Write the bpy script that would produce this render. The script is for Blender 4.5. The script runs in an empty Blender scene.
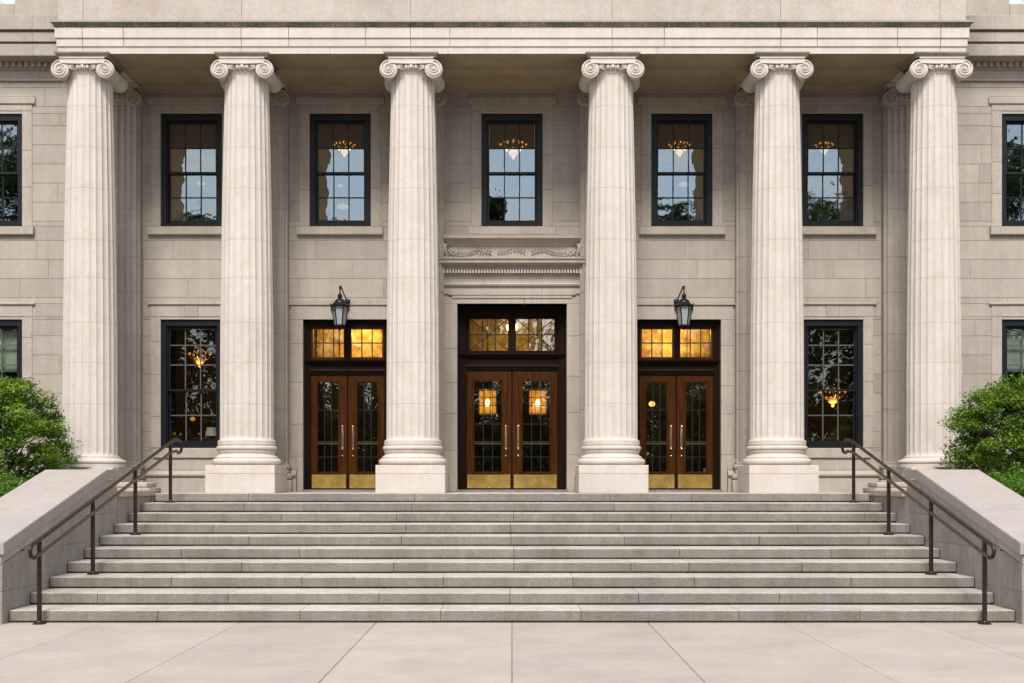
import bpy, bmesh, math, random
import numpy as np
from mathutils import Vector, Matrix
random.seed(7)
PI = math.pi
scene = bpy.context.scene
C = scene.collection

# ------------------------------------------------------------------ camera
EYE = 1.84
cam = bpy.data.cameras.new('camera')
cam.sensor_width = 36.0
cam.lens = 1300 / 1024 * 36.0
cam.shift_y = (480 - 341.5) / 1024
cam.clip_end = 3000
co = bpy.data.objects.new('camera', cam)
co.location = (0, 0, EYE)
co.rotation_euler = (PI / 2, 0, 0)
C.objects.link(co)
scene.camera = co

# ------------------------------------------------------------------ sky and sun
SUN_EL = 50
world = bpy.data.worlds.new('World')
scene.world = world
world.use_nodes = True
wn, wl = world.node_tree.nodes, world.node_tree.links
wn.clear()
w_out = wn.new('ShaderNodeOutputWorld')
w_bg = wn.new('ShaderNodeBackground')
w_bg.inputs['Strength'].default_value = 0.12
sky = wn.new('ShaderNodeTexSky')
sky.sky_type = 'NISHITA'
sky.sun_disc = False
sky.sun_elevation = math.radians(SUN_EL)
sky.sun_rotation = math.radians(180)
hs = wn.new('ShaderNodeHueSaturation')
hs.inputs['Saturation'].default_value = 0.62
tc = wn.new('ShaderNodeTexCoord')
mp = wn.new('ShaderNodeMapping')
mp.inputs['Scale'].default_value = (1, 1, 2.4)
nz = wn.new('ShaderNodeTexNoise')
nz.inputs['Scale'].default_value = 17
nz.inputs['Detail'].default_value = 7
nz.inputs['Roughness'].default_value = 0.55
cr = wn.new('ShaderNodeValToRGB')
cr.color_ramp.elements[0].position = 0.47
cr.color_ramp.elements[0].color = (0.10, 0.10, 0.10, 1)
cr.color_ramp.elements[1].position = 0.57
cr.color_ramp.elements[1].color = (1, 1, 1, 1)
mxw = wn.new('ShaderNodeMix')
mxw.data_type = 'RGBA'
mxw.inputs[7].default_value = (8.1, 7.8, 7.5, 1)
wl.new(tc.outputs['Generated'], mp.inputs['Vector'])
wl.new(mp.outputs['Vector'], nz.inputs['Vector'])
wl.new(nz.outputs['Fac'], cr.inputs['Fac'])
wl.new(cr.outputs['Color'], mxw.inputs[0])
wl.new(sky.outputs['Color'], hs.inputs['Color'])
wl.new(hs.outputs['Color'], mxw.inputs[6])
wl.new(mxw.outputs[2], w_bg.inputs['Color'])
wl.new(w_bg.outputs['Background'], w_out.inputs['Surface'])

sl = bpy.data.lights.new('sun', 'SUN')
sl.energy = 2.5
sl.angle = math.radians(19)
sl.color = (1.0, 0.95, 0.89)
so = bpy.data.objects.new('sun', sl)
so.location = (0, -10, 30)
so.rotation_euler = (math.radians(90 - SUN_EL), 0, math.radians(-6))
C.objects.link(so)

scene.view_settings.view_transform = 'Standard'
scene.view_settings.look = 'None'
scene.view_settings.gamma = 1
scene.view_settings.exposure = 0.90

# ------------------------------------------------------------------ materials
def new_mat(name):
    m = bpy.data.materials.new(name)
    m.use_nodes = True
    nt = m.node_tree
    return m, nt.nodes, nt.links, nt.nodes['Principled BSDF']

def noise(n, l, vec, scale, detail=4, rough=0.55):
    t = n.new('ShaderNodeTexNoise')
    t.inputs['Scale'].default_value = scale
    t.inputs['Detail'].default_value = detail
    t.inputs['Roughness'].default_value = rough
    l.new(vec, t.inputs['Vector'])
    return t.outputs['Fac']

def remap(n, l, fac, a, b, lo=0.3, hi=0.7):
    r = n.new('ShaderNodeMapRange')
    r.inputs['From Min'].default_value = lo
    r.inputs['From Max'].default_value = hi
    r.inputs['To Min'].default_value = a
    r.inputs['To Max'].default_value = b
    l.new(fac, r.inputs['Value'])
    return r.outputs['Result']

def mul(n, l, a, b):
    m = n.new('ShaderNodeMath')
    m.operation = 'MULTIPLY'
    l.new(a, m.inputs[0])
    l.new(b, m.inputs[1])
    return m.outputs[0]

def stone(name, col, warm=None, big=(0.90, 1.05), fine=(0.90, 1.08), fine_scale=55, streak=(0.93, 1.03),
          rough=0.85, bump=0.25, spots=0.0):
    m, n, l, p = new_mat(name)
    g = n.new('ShaderNodeNewGeometry')
    pos = g.outputs['Position']
    mpp = n.new('ShaderNodeMapping')
    mpp.inputs['Scale'].default_value = (7, 7, 0.45)
    l.new(pos, mpp.inputs['Vector'])
    v = mul(n, l, remap(n, l, noise(n, l, pos, 0.9, 6, 0.6), *big), remap(n, l, noise(n, l, pos, fine_scale, 3, 0.7), *fine))
    v = mul(n, l, v, remap(n, l, noise(n, l, mpp.outputs['Vector'], 1.0, 5, 0.6), *streak))
    v = mul(n, l, v, remap(n, l, noise(n, l, pos, 7, 5, 0.65), 0.95, 1.04))
    if spots:
        v = mul(n, l, v, remap(n, l, noise(n, l, pos, 130, 2, 0.6), 1 - spots, 1.0 + spots * 0.4, 0.38, 0.55))
    at = n.new('ShaderNodeAttribute')
    at.attribute_name = 'tint'
    v = mul(n, l, v, at.outputs['Fac'])
    mx = n.new('ShaderNodeMix')
    mx.data_type = 'RGBA'
    mx.inputs[6].default_value = (*col, 1)
    w = warm or (col[0] * 1.0, col[1] * 0.93, col[2] * 0.84)
    mx.inputs[7].default_value = (*w, 1)
    l.new(remap(n, l, noise(n, l, pos, 2.3, 5, 0.6), 0, 0.9, 0.42, 0.66), mx.inputs[0])
    vm = n.new('ShaderNodeVectorMath')
    vm.operation = 'SCALE'
    l.new(mx.outputs[2], vm.inputs[0])
    l.new(v, vm.inputs['Scale'])
    l.new(vm.outputs[0], p.inputs['Base Color'])
    p.inputs['Roughness'].default_value = rough
    p.inputs['Specular IOR Level'].default_value = 0.25
    bp = n.new('ShaderNodeBump')
    bp.inputs['Strength'].default_value = bump
    bp.inputs['Distance'].default_value = 0.006
    l.new(noise(n, l, pos, 70, 4, 0.7), bp.inputs['Height'])
    l.new(bp.outputs['Normal'], p.inputs['Normal'])
    return m

def plain(name, col, rough=0.5, metal=0.0, var=0.12, scale=12, bump=0.0, spec=0.5):
    m, n, l, p = new_mat(name)
    g = n.new('ShaderNodeNewGeometry')
    v = remap(n, l, noise(n, l, g.outputs['Position'], scale, 5, 0.6), 1 - var, 1 + var)
    vm = n.new('ShaderNodeVectorMath')
    vm.operation = 'SCALE'
    vm.inputs[0].default_value = col
    l.new(v, vm.inputs['Scale'])
    l.new(vm.outputs[0], p.inputs['Base Color'])
    p.inputs['Roughness'].default_value = rough
    p.inputs['Metallic'].default_value = metal
    p.inputs['Specular IOR Level'].default_value = spec
    if bump:
        bp = n.new('ShaderNodeBump')
        bp.inputs['Strength'].default_value = bump
        bp.inputs['Distance'].default_value = 0.004
        l.new(noise(n, l, g.outputs['Position'], scale * 3, 4, 0.6), bp.inputs['Height'])
        l.new(bp.outputs['Normal'], p.inputs['Normal'])
    return m

def wood(name, a, b, rough=0.36, spec=0.14):
    m, n, l, p = new_mat(name)
    g = n.new('ShaderNodeNewGeometry')
    mpp = n.new('ShaderNodeMapping')
    mpp.inputs['Scale'].default_value = (30, 30, 1.6)
    l.new(g.outputs['Position'], mpp.inputs['Vector'])
    f = noise(n, l, mpp.outputs['Vector'], 1.3, 6, 0.65)
    mx = n.new('ShaderNodeMix')
    mx.data_type = 'RGBA'
    mx.inputs[6].default_value = (*a, 1)
    mx.inputs[7].default_value = (*b, 1)
    l.new(remap(n, l, f, 0, 1, 0.35, 0.65), mx.inputs[0])
    l.new(mx.outputs[2], p.inputs['Base Color'])
    p.inputs['Roughness'].default_value = rough
    p.inputs['Specular IOR Level'].default_value = spec
    bp = n.new('ShaderNodeBump')
    bp.inputs['Strength'].default_value = 0.12
    bp.inputs['Distance'].default_value = 0.003
    l.new(f, bp.inputs['Height'])
    l.new(bp.outputs['Normal'], p.inputs['Normal'])
    return m

def glass(name, refl, tint=(1, 1, 1), wave=0.06, wscale=2.2, rough=0.0, rcol=(1, 1, 1), patch=None, pscale=5):
    m, n, l, p = new_mat(name)
    n.remove(p)
    out = n['Material Output']
    tr = n.new('ShaderNodeBsdfTransparent')
    tr.inputs['Color'].default_value = (*tint, 1)
    gl = n.new('ShaderNodeBsdfGlossy')
    gl.inputs['Roughness'].default_value = rough
    gl.inputs['Color'].default_value = (*rcol, 1)
    mx = n.new('ShaderNodeMixShader')
    mx.inputs[0].default_value = refl
    g = n.new('ShaderNodeNewGeometry')
    bp = n.new('ShaderNodeBump')
    bp.inputs['Strength'].default_value = wave
    bp.inputs['Distance'].default_value = 0.05
    l.new(noise(n, l, g.outputs['Position'], wscale, 2, 0.4), bp.inputs['Height'])
    l.new(bp.outputs['Normal'], gl.inputs['Normal'])
    if patch:                                 # noise blends a second tint into the glass
        mc = n.new('ShaderNodeMix')
        mc.data_type = 'RGBA'
        mc.inputs[6].default_value = (*tint, 1)
        mc.inputs[7].default_value = (*patch, 1)
        l.new(remap(n, l, noise(n, l, g.outputs['Position'], pscale, 5, 0.6), 0, 1, 0.42, 0.6), mc.inputs[0])
        l.new(mc.outputs[2], tr.inputs['Color'])
    l.new(tr.outputs[0], mx.inputs[1])
    l.new(gl.outputs[0], mx.inputs[2])
    l.new(mx.outputs[0], out.inputs['Surface'])
    return m

def emit(name, col, s):
    m, n, l, p = new_mat(name)
    p.inputs['Base Color'].default_value = (*col, 1)
    p.inputs['Emission Color'].default_value = (*col, 1)
    p.inputs['Emission Strength'].default_value = s
    if name == 'amber_lamp_glass':            # seeded, uneven glass
        g = n.new('ShaderNodeNewGeometry')
        l.new(remap(n, l, noise(n, l, g.outputs['Position'], 14, 4, 0.6), 0.35*s, 1.7*s), p.inputs['Emission Strength'])
    return m

def leaf_mat(name, dark, light):
    m, n, l, p = new_mat(name)
    at = n.new('ShaderNodeAttribute')
    at.attribute_name = 'tint'
    mx = n.new('ShaderNodeMix')
    mx.data_type = 'RGBA'
    mx.inputs[6].default_value = (*dark, 1)
    mx.inputs[7].default_value = (*light, 1)
    l.new(at.outputs['Fac'], mx.inputs[0])
    l.new(mx.outputs[2], p.inputs['Base Color'])
    p.inputs['Roughness'].default_value = 0.5
    p.inputs['Specular IOR Level'].default_value = 0.3
    tl = n.new('ShaderNodeBsdfTranslucent')
    l.new(mx.outputs[2], tl.inputs['Color'])
    ms = n.new('ShaderNodeMixShader')
    ms.inputs[0].default_value = 0.3
    l.new(p.outputs[0], ms.inputs[1])
    l.new(tl.outputs[0], ms.inputs[2])
    l.new(ms.outputs[0], n['Material Output'].inputs['Surface'])
    return m

M = {
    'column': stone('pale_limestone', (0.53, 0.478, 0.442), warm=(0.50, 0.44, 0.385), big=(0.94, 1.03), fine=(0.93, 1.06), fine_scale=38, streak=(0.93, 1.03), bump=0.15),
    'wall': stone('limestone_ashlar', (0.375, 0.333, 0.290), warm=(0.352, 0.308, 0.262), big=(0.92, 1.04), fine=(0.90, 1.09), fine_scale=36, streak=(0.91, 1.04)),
    'frieze': stone('frieze_limestone', (0.435, 0.39, 0.355), big=(0.86, 1.07), fine=(0.88, 1.1), fine_scale=30),
    'trim': stone('limestone_trim', (0.385, 0.342, 0.298), warm=(0.362, 0.317, 0.270), big=(0.90, 1.06), fine=(0.87, 1.11), fine_scale=32, streak=(0.88, 1.05)),
    'mortar': stone('mortar', (0.34, 0.297, 0.25)),
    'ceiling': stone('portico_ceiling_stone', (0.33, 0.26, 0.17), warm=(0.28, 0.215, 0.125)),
    'abacus': stone('dark_abacus_stone', (0.19, 0.175, 0.13), warm=(0.30, 0.265, 0.21), fine=(0.8, 1.2)),  # darker, browner tone than the capital
    'ochre': plain('ochre_plaster', (0.72, 0.52, 0.20), 0.8, scale=5, var=0.45),
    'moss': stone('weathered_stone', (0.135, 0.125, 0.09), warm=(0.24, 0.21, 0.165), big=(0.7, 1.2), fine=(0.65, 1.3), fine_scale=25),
    'step': stone('granite_step', (0.222, 0.203, 0.183), warm=(0.196, 0.174, 0.152), fine=(0.84, 1.15), fine_scale=30, spots=0.22, big=(0.84, 1.07), streak=(0.86, 1.06), bump=0.5),
    'cheek': stone('granite_cheek', (0.31, 0.288, 0.265), warm=(0.26, 0.235, 0.21), fine=(0.85, 1.13), fine_scale=30, spots=0.22, big=(0.82, 1.06), streak=(0.82, 1.06)),
    'coping': stone('coping_stone', (0.335, 0.304, 0.282), warm=(0.322, 0.29, 0.266), big=(0.95, 1.03), spots=0.05),
    'paving': stone('paving_concrete', (0.36, 0.318, 0.293), warm=(0.335, 0.296, 0.268), big=(0.87, 1.06), fine=(0.91, 1.07), fine_scale=30, streak=(1, 1), spots=0.10),
    'joint': stone('joint_dirt', (0.17, 0.145, 0.12)),
    'black': plain('black_paint', (0.0075, 0.0085, 0.011), 0.42, spec=0.22),
    'muntin': plain('grey_muntin_paint', (0.075, 0.075, 0.078), 0.45),
    'iron': plain('black_iron', (0.012, 0.012, 0.013), 0.42, 0.4),
    'bronze': plain('bronze_rail', (0.036, 0.023, 0.017), 0.42, 0.6, var=0.35, scale=14),
    'bronze_worn': plain('worn_bronze_rail', (0.12, 0.078, 0.05), 0.36, 0.75, var=0.4, scale=9),
    'wood': wood('mahogany', (0.022, 0.0072, 0.0014), (0.066, 0.0215, 0.0036), 0.3, 0.14),
    'wood_dark': wood('dark_mahogany', (0.006, 0.0028, 0.0014), (0.013, 0.0055, 0.0025), 0.6, 0.08),
    'brass': plain('brass', (0.74, 0.50, 0.15), 0.30, 0.95, var=0.3, scale=5, bump=0.15),
    'handle': plain('polished_brass', (0.92, 0.76, 0.52), 0.25, 1.0, var=0.1),
    'lead': plain('lead_came', (0.012, 0.011, 0.01), 0.5, 0.3),
    'glass': glass('window_glass', 0.25, (0.85, 0.87, 0.87), wave=0.06, wscale=3.5, rcol=(0.78, 0.92, 1.0)),
    'glass_low': glass('lower_window_glass', 0.11, (0.72, 0.75, 0.72), wave=0.025, rcol=(0.9, 1, 0.95)),
    'glass_door': glass('door_glass', 0.18, (0.62, 0.58, 0.48), wave=0.03, wscale=4),
    'glass_lead': glass('leaded_glass', 0.26, (0.90, 0.84, 0.68), wave=0.05, wscale=7, rcol=(1, 0.95, 0.84), patch=(0.60, 0.52, 0.38), pscale=9),
    'glass_amber': glass('amber_transom_glass', 0.16, (1.0, 0.90, 0.60), wave=0.06, wscale=5, patch=(0.62, 0.46, 0.22), pscale=5),
    'frost': plain('frosted_glass', (0.29, 0.30, 0.31), 0.35),
    'room': plain('room_plaster', (0.11, 0.075, 0.045), 0.8, scale=1.5, var=0.3),
    'room_dark': plain('room_panelling', (0.03, 0.018, 0.010), 0.5, scale=1.2, var=0.4),
    'lit': emit('warm_lamp_glass', (1.0, 0.66, 0.28), 7),
    'lit_soft': emit('soft_lamp_shade', (1.0, 0.52, 0.14), 0.26),
    'lit_gold': emit('gold_candle_glass', (1.0, 0.62, 0.16), 5.0),
    'lit_pend': emit('amber_pendant_glass', (1.0, 0.58, 0.16), 1.6),
    'lit_dim': emit('dim_cloud_glow', (1.0, 0.74, 0.46), 0.14),  # glow standing in for reflected clouds
    'lit_bowl': emit('pale_glass_bowl', (1.0, 0.74, 0.44), 0.36),
    'lit_amber': emit('amber_lamp_glass', (1.0, 0.50, 0.07), 0.42),
    'gilt': plain('gilt_metal', (0.55, 0.34, 0.10), 0.3, 0.9),
    'leaf': leaf_mat('shrub_leaves', (0.022, 0.066, 0.007), (0.20, 0.32, 0.030)),
    'leaf_hedge': leaf_mat('hedge_leaves', (0.030, 0.085, 0.008), (0.13, 0.26, 0.02)),
    'leaf_tree': leaf_mat('tree_leaves', (0.035, 0.060, 0.022), (0.12, 0.16, 0.055)),
    'bark': plain('bark', (0.09, 0.065, 0.045), 0.9, scale=8, var=0.4, bump=0.6),
    'soil': plain('soil', (0.06, 0.045, 0.03), 0.95, scale=4, var=0.4, bump=0.5),
    'asphalt': plain('asphalt', (0.055, 0.053, 0.05), 0.85, scale=30, var=0.25, bump=0.4),
    'lawn': plain('lawn', (0.05, 0.085, 0.025), 0.95, scale=3, var=0.4, bump=0.6),
    'pale_blind': plain('pale_green_blind', (0.30, 0.36, 0.28), 0.7, var=0.25, scale=4),
    'linen': plain('lamp_shade_linen', (0.8, 0.72, 0.6), 0.7),
}
def add_reflection_tint():
    m, n, l, p = new_mat('brown_reflection_tint')  # brown of reflected soffit and columns, painted as sheets over the glass
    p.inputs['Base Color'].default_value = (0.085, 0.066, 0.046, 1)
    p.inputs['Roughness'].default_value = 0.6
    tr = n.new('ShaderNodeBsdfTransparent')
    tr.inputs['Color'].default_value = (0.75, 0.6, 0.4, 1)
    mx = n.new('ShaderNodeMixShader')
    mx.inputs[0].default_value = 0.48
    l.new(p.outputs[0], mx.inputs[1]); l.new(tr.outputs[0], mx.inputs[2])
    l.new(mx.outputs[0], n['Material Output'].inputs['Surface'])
    M['blind_or_reflection'] = m
add_reflection_tint()

# ------------------------------------------------------------------ mesh builder
def comb(b, x0, x1, n, frac, yf, yb, z0, z1):
    '''one connected strip of dentils: n teeth projecting from yb to yf'''
    p = (x1-x0)/n; pts = []
    for k in range(n):
        a = x0+p*k+p*(1-frac)/2; c = a+p*frac
        pts += [(a, yb), (a, yf), (c, yf), (c, yb)]
    m = len(pts)
    v = [(x, y, z0) for x, y in pts] + [(x, y, z1) for x, y in pts]
    f = [(i, i+1, m+i+1, m+i) for i in range(m-1)]
    for k in range(n):
        i = 4*k
        f += [(i+3, i+2, i+1, i), (m+i, m+i+1, m+i+2, m+i+3)]
    b.add(v, f)
class MB:
    def __init__(s):
        s.v, s.f, s.t = [], [], []
    def add(s, verts, faces, tint=1.0):
        o = len(s.v)
        s.v += [tuple(p) for p in verts]
        for f in faces:
            s.f.append(tuple(i + o for i in f)); s.t.append(tint)
        return s
    def box(s, x0, x1, y0, y1, z0, z1, tint=1.0):
        v = [(x0,y0,z0),(x1,y0,z0),(x1,y1,z0),(x0,y1,z0),(x0,y0,z1),(x1,y0,z1),(x1,y1,z1),(x0,y1,z1)]
        return s.add(v, [(0,3,2,1),(4,5,6,7),(0,1,5,4),(1,2,6,5),(2,3,7,6),(3,0,4,7)], tint)
    def cbox(s, x0, x1, y0, y1, z0, z1, c=0.01, tint=1.0, seg=2):
        bm = bmesh.new()
        bmesh.ops.create_cube(bm, size=1)
        for v in bm.verts:
            v.co = ((x0+x1)/2 + v.co.x*(x1-x0), (y0+y1)/2 + v.co.y*(y1-y0), (z0+z1)/2 + v.co.z*(z1-z0))
        bmesh.ops.bevel(bm, geom=bm.edges[:], offset=c, segments=seg, affect='EDGES', profile=0.5)
        bm.verts.index_update()
        s.add([v.co[:] for v in bm.verts], [[v.index for v in f.verts] for f in bm.faces], tint)
        bm.free()
        return s
    def extrude_x(s, prof, x0, x1, tint=1.0):        # prof: closed list of (y, z)
        n = len(prof)
        v = [(x0, y, z) for y, z in prof] + [(x1, y, z) for y, z in prof]
        f = [(i, (i+1) % n, n + (i+1) % n, n + i) for i in range(n)]
        f += [tuple(range(n))[::-1], tuple(range(n, 2*n))]
        return s.add(v, f, tint)
    def rim(s, prof, x0, x1, yf, yb, tint=1.0):      # open profile (out, z) round a U: left side, front, right side
        n = len(prof); v = []
        for st in range(4):
            for o, z in prof:
                v.append([(x0-o, yb, z), (x0-o, yf-o, z), (x1+o, yf-o, z), (x1+o, yb, z)][st])
        f = []
        for st in range(3):
            for i in range(n-1):
                f.append((st*n+i, (st+1)*n+i, (st+1)*n+i+1, st*n+i+1))
        return s.add(v, f, tint)
    def lathe(s, prof, cx=0, cy=0, seg=48, tint=1.0, sx=1, sy=1):   # prof (r, z)
        n = len(prof); v = []
        for k in range(seg):
            a = 2*PI*k/seg
            for r, z in prof: v.append((cx + r*math.cos(a)*sx, cy + r*math.sin(a)*sy, z))
        f = []
        for k in range(seg):
            k2 = (k+1) % seg
            for i in range(n-1): f.append((k*n+i, k2*n+i, k2*n+i+1, k*n+i+1))
        if prof[0][0] > 1e-5: f.append(tuple(k*n for k in range(seg))[::-1])
        if prof[-1][0] > 1e-5: f.append(tuple(k*n+n-1 for k in range(seg)))
        return s.add(v, f, tint)
    def tube(s, pts, r, seg=10, tint=1.0, ry=None):
        pts = [Vector(p) for p in pts]; n = len(pts)
        rs = r if isinstance(r, (list, tuple)) else [r]*n
        v = []; up = Vector((0, 0, 1)); nrm = None
        for i, p in enumerate(pts):
            t = (pts[min(i+1, n-1)] - pts[max(i-1, 0)]).normalized()
            if nrm is None:
                ref = up if abs(t.z) < 0.9 else Vector((0, 1, 0))
                nrm = (ref - t*ref.dot(t)).normalized()
            else:
                nrm = (nrm - t*nrm.dot(t)).normalized()
            b = t.cross(nrm)
            for k in range(seg):
                a = 2*PI*k/seg
                v.append(p + (nrm*math.cos(a) + b*math.sin(a))*rs[i])
        f = []
        for i in range(n-1):
            for k in range(seg):
                k2 = (k+1) % seg
                f.append((i*seg+k, i*seg+k2, (i+1)*seg+k2, (i+1)*seg+k))
        f.append(tuple(range(seg))[::-1]); f.append(tuple(range((n-1)*seg, n*seg)))
        return s.add(v, f, tint)
    def ball(s, c, r, seg=12, rings=8, sx=1, sy=1, sz=1, tint=1.0):
        prof = [(r*math.sin(PI*i/rings), -r*math.cos(PI*i/rings)*sz + c[2]) for i in range(rings+1)]
        prof[0] = (1e-6, prof[0][1]); prof[-1] = (1e-6, prof[-1][1])
        return s.lathe(prof, c[0], c[1], seg, tint, sx, sy)
    def build(s, name, mat, parent=None, smooth=None, loc=None):
        me = bpy.data.meshes.new(name)
        if loc: s.v = [(a-loc[0], b-loc[1], c-loc[2]) for a, b, c in s.v]
        me.from_pydata(s.v, [], s.f)
        a = me.attributes.new('tint', 'FLOAT', 'FACE')
        a.data.foreach_set('value', s.t)
        bm = bmesh.new(); bm.from_mesh(me)
        bmesh.ops.recalc_face_normals(bm, faces=bm.faces[:]) if len(s.f) < 60000 else None
        bm.to_mesh(me); bm.free()
        if smooth:
            me.polygons.foreach_set('use_smooth', [True]*len(me.polygons))
            me.set_sharp_from_angle(angle=math.radians(smooth))
        me.materials.append(M[mat])
        o = bpy.data.objects.new(name, me)
        C.objects.link(o)
        if parent: o.parent = parent
        if loc: o.location = loc
        return o

def tag(o, label, cat, group=None):
    o['label'] = label; o['category'] = cat
    if group: o['group'] = group
    return o
def thing(name, label, cat, loc=(0,0,0), group=None):
    o = bpy.data.objects.new(name, None); C.objects.link(o)
    o.location = loc; o.empty_display_size = 0.3
    return tag(o, label, cat, group)
def struct(o):
    o['kind'] = 'structure'; return o
def copy_tree(o, parent=None):
    c = o.copy(); C.objects.link(c); c.parent = parent
    for ch in list(o.children): copy_tree(ch, c)
    return c

# ------------------------------------------------------------------ key planes (metres; camera stands at y = 0)
LAND = 1.60                      # portico floor
R, T = 0.16, 0.7367              # riser, tread
Y0 = 16.77                       # first riser
Y9 = Y0 + 9*T                    # edge of the portico floor
WALL = 26.03                     # facade plane
AX = 24.33                       # column axis
COLS = [-7.89, -4.96, -1.854, 1.854, 4.96, 7.89]
SX = 6.45                        # half width of the stair
SOF = 9.68                       # architrave underside
def wx(px): return (px - 512) / 49.9
def wz(py): return EYE + (480 - py) / 49.9

# ------------------------------------------------------------------ ground
b = MB(); b.add([(-900,-900,-0.13),(900,-900,-0.13),(900,900,-0.13),(-900,900,-0.13)], [(0,1,2,3)])
struct(b.build('ground', 'lawn'))
b = MB(); b.add([(-300,-4,-0.126),(300,-4,-0.126),(300,5.2,-0.126),(-300,5.2,-0.126)], [(0,1,2,3)])
struct(b.build('road', 'asphalt'))
b = MB()
b.cbox(-60, 60, 5.2, 5.38, -0.2, 0.0, 0.02)
struct(b.build('kerb', 'coping'))
b = MB(); b.box(-60, 60, 5.38, 30, -0.2, -0.012)
pave_base = struct(b.build('pavement_bed', 'joint'))
b = MB()
SL = 1.755
ys = [5.39, 11.1, 16.95, 22.0]
for j in range(3):
    for i in range(-17, 17):
        g = 0.0035
        b.cbox(i*SL+g, (i+1)*SL-g, ys[j]+g, ys[j+1]-g, -0.15, 0.0, 0.006, tint=random.uniform(0.955, 1.035), seg=1)
struct(b.build('pavement', 'paving'))

# ------------------------------------------------------------------ staircase
stairs = thing('stone_staircase', 'wide grey granite staircase of ten steps leading up to the portico', 'staircase', (0, Y0, 0))
def rel(o, p):
    o.parent = p
    o.matrix_parent_inverse = Matrix.Translation(-Vector(p.location))
    return o
joint_px = {0: [442, 581, 300, 740, 160, 860], 1: [381, 512, 640, 230, 780, 100], 2: [443, 575, 694, 300, 170, 850],
            3: [393, 512, 631, 687, 240, 800], 4: [512, 680, 300, 180, 830], 5: [400, 623, 512, 250, 760, 870],
            6: [405, 618, 511, 213, 797], 7: [512, 396, 670, 280, 158, 864], 8: [410, 613, 245, 767], 9: [413, 611, 692, 250, 820]}
for i in range(10):
    b = MB()
    yf = Y0 + i*T; s = 1300/yf
    xs = sorted([(p-512)/s + random.uniform(-0.03, 0.03) for p in joint_px[i] if abs((p-512)/s) < SX - 0.3])
    edges = [-SX] + xs + [SX]
    yb = yf + T + 0.06 if i < 9 else WALL + 0.0
    for a, c in zip(edges[:-1], edges[1:]):
        dz = random.uniform(-0.0015, 0.0015); dy = random.uniform(-0.003, 0.003)
        t = random.uniform(0.93, 1.05)
        top = (i+1)*R
        lim = 0.03 if i < 9 else 0.0
        a2 = a-lim if a == -SX else a+0.002
        c2 = c+lim if c == SX else c-0.002
        k0 = len(b.f)
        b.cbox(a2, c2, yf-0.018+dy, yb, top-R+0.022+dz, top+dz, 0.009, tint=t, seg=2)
        for q in range(k0, len(b.f)):            # treads paler: light from above painted over worn stone
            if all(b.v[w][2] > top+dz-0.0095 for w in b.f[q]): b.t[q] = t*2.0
    b.box(-SX+0.01, SX-0.01, yf+0.006, yb-0.01, i*R+0.0, (i+1)*R-0.014, tint=0.42)  # dark filler: joint tone, with the nosing shadow painted in
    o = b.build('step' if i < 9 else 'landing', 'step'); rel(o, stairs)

# portico floor beyond the stair width and under the columns
base_objs = []
for sg in (-1, 1):
    b = MB()
    x0, x1 = (SX+0.004, 8.6) if sg > 0 else (-8.6, -SX-0.004)
    b.cbox(x0, x1, 23.3, WALL, 0.0, LAND-0.004, 0.01)
    base_objs.append(b.build('portico_base', 'cheek'))

# ------------------------------------------------------------------ building
bld = thing('stone_building', 'pale limestone neoclassical building with a six column portico and three wooden doorways', 'building', (0, WALL, 0))
for o in base_objs: rel(o, bld)
def part(b, name, mat, parent=bld, smooth=None):
    o = b.build(name, mat, smooth=smooth)
    root = parent
    off = Vector((0, 0, 0)); q = parent
    while q is not None:
        off += Vector(q.location) if q.matrix_parent_inverse == Matrix() or True else 0
        q = q.parent
    o.parent = parent
    o.matrix_parent_inverse = Matrix.Translation(-Vector(bld.location))
    return o
def sub(b, name, mat, parent, smooth=None):
    o = b.build(name, mat, smooth=smooth)
    o.parent = parent                      # parts keep their mesh in world coordinates, so children line up
    return o

# openings in the facade: (x0, x1, z0, z1)
UP = [(-10.42, 0), (-6.42, 1), (-3.44, 2), (0.0, 3), (3.40, 4), (6.42, 5), (10.42, 6)]
LOWC = [-10.42, -6.42, 6.42, 10.42]
HW = 0.615
UZ0, UZ1 = wz(226.6), wz(114)
LZ0, LZ1 = wz(448), wz(319.5)
CD = (0.0, 1.10, wz(304))
SD = [(-3.31, 0.875, wz(319.8)), (3.31, 0.875, wz(319.8))]
openings = [(x-HW, x+HW, UZ0, UZ1) for x, _ in UP] + [(x-HW, x+HW, LZ0, LZ1) for x in LOWC]
openings += [(-1.10, 1.10, LAND, CD[2])] + [(x-h, x+h, LAND, zt) for x, h, zt in SD]

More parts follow.
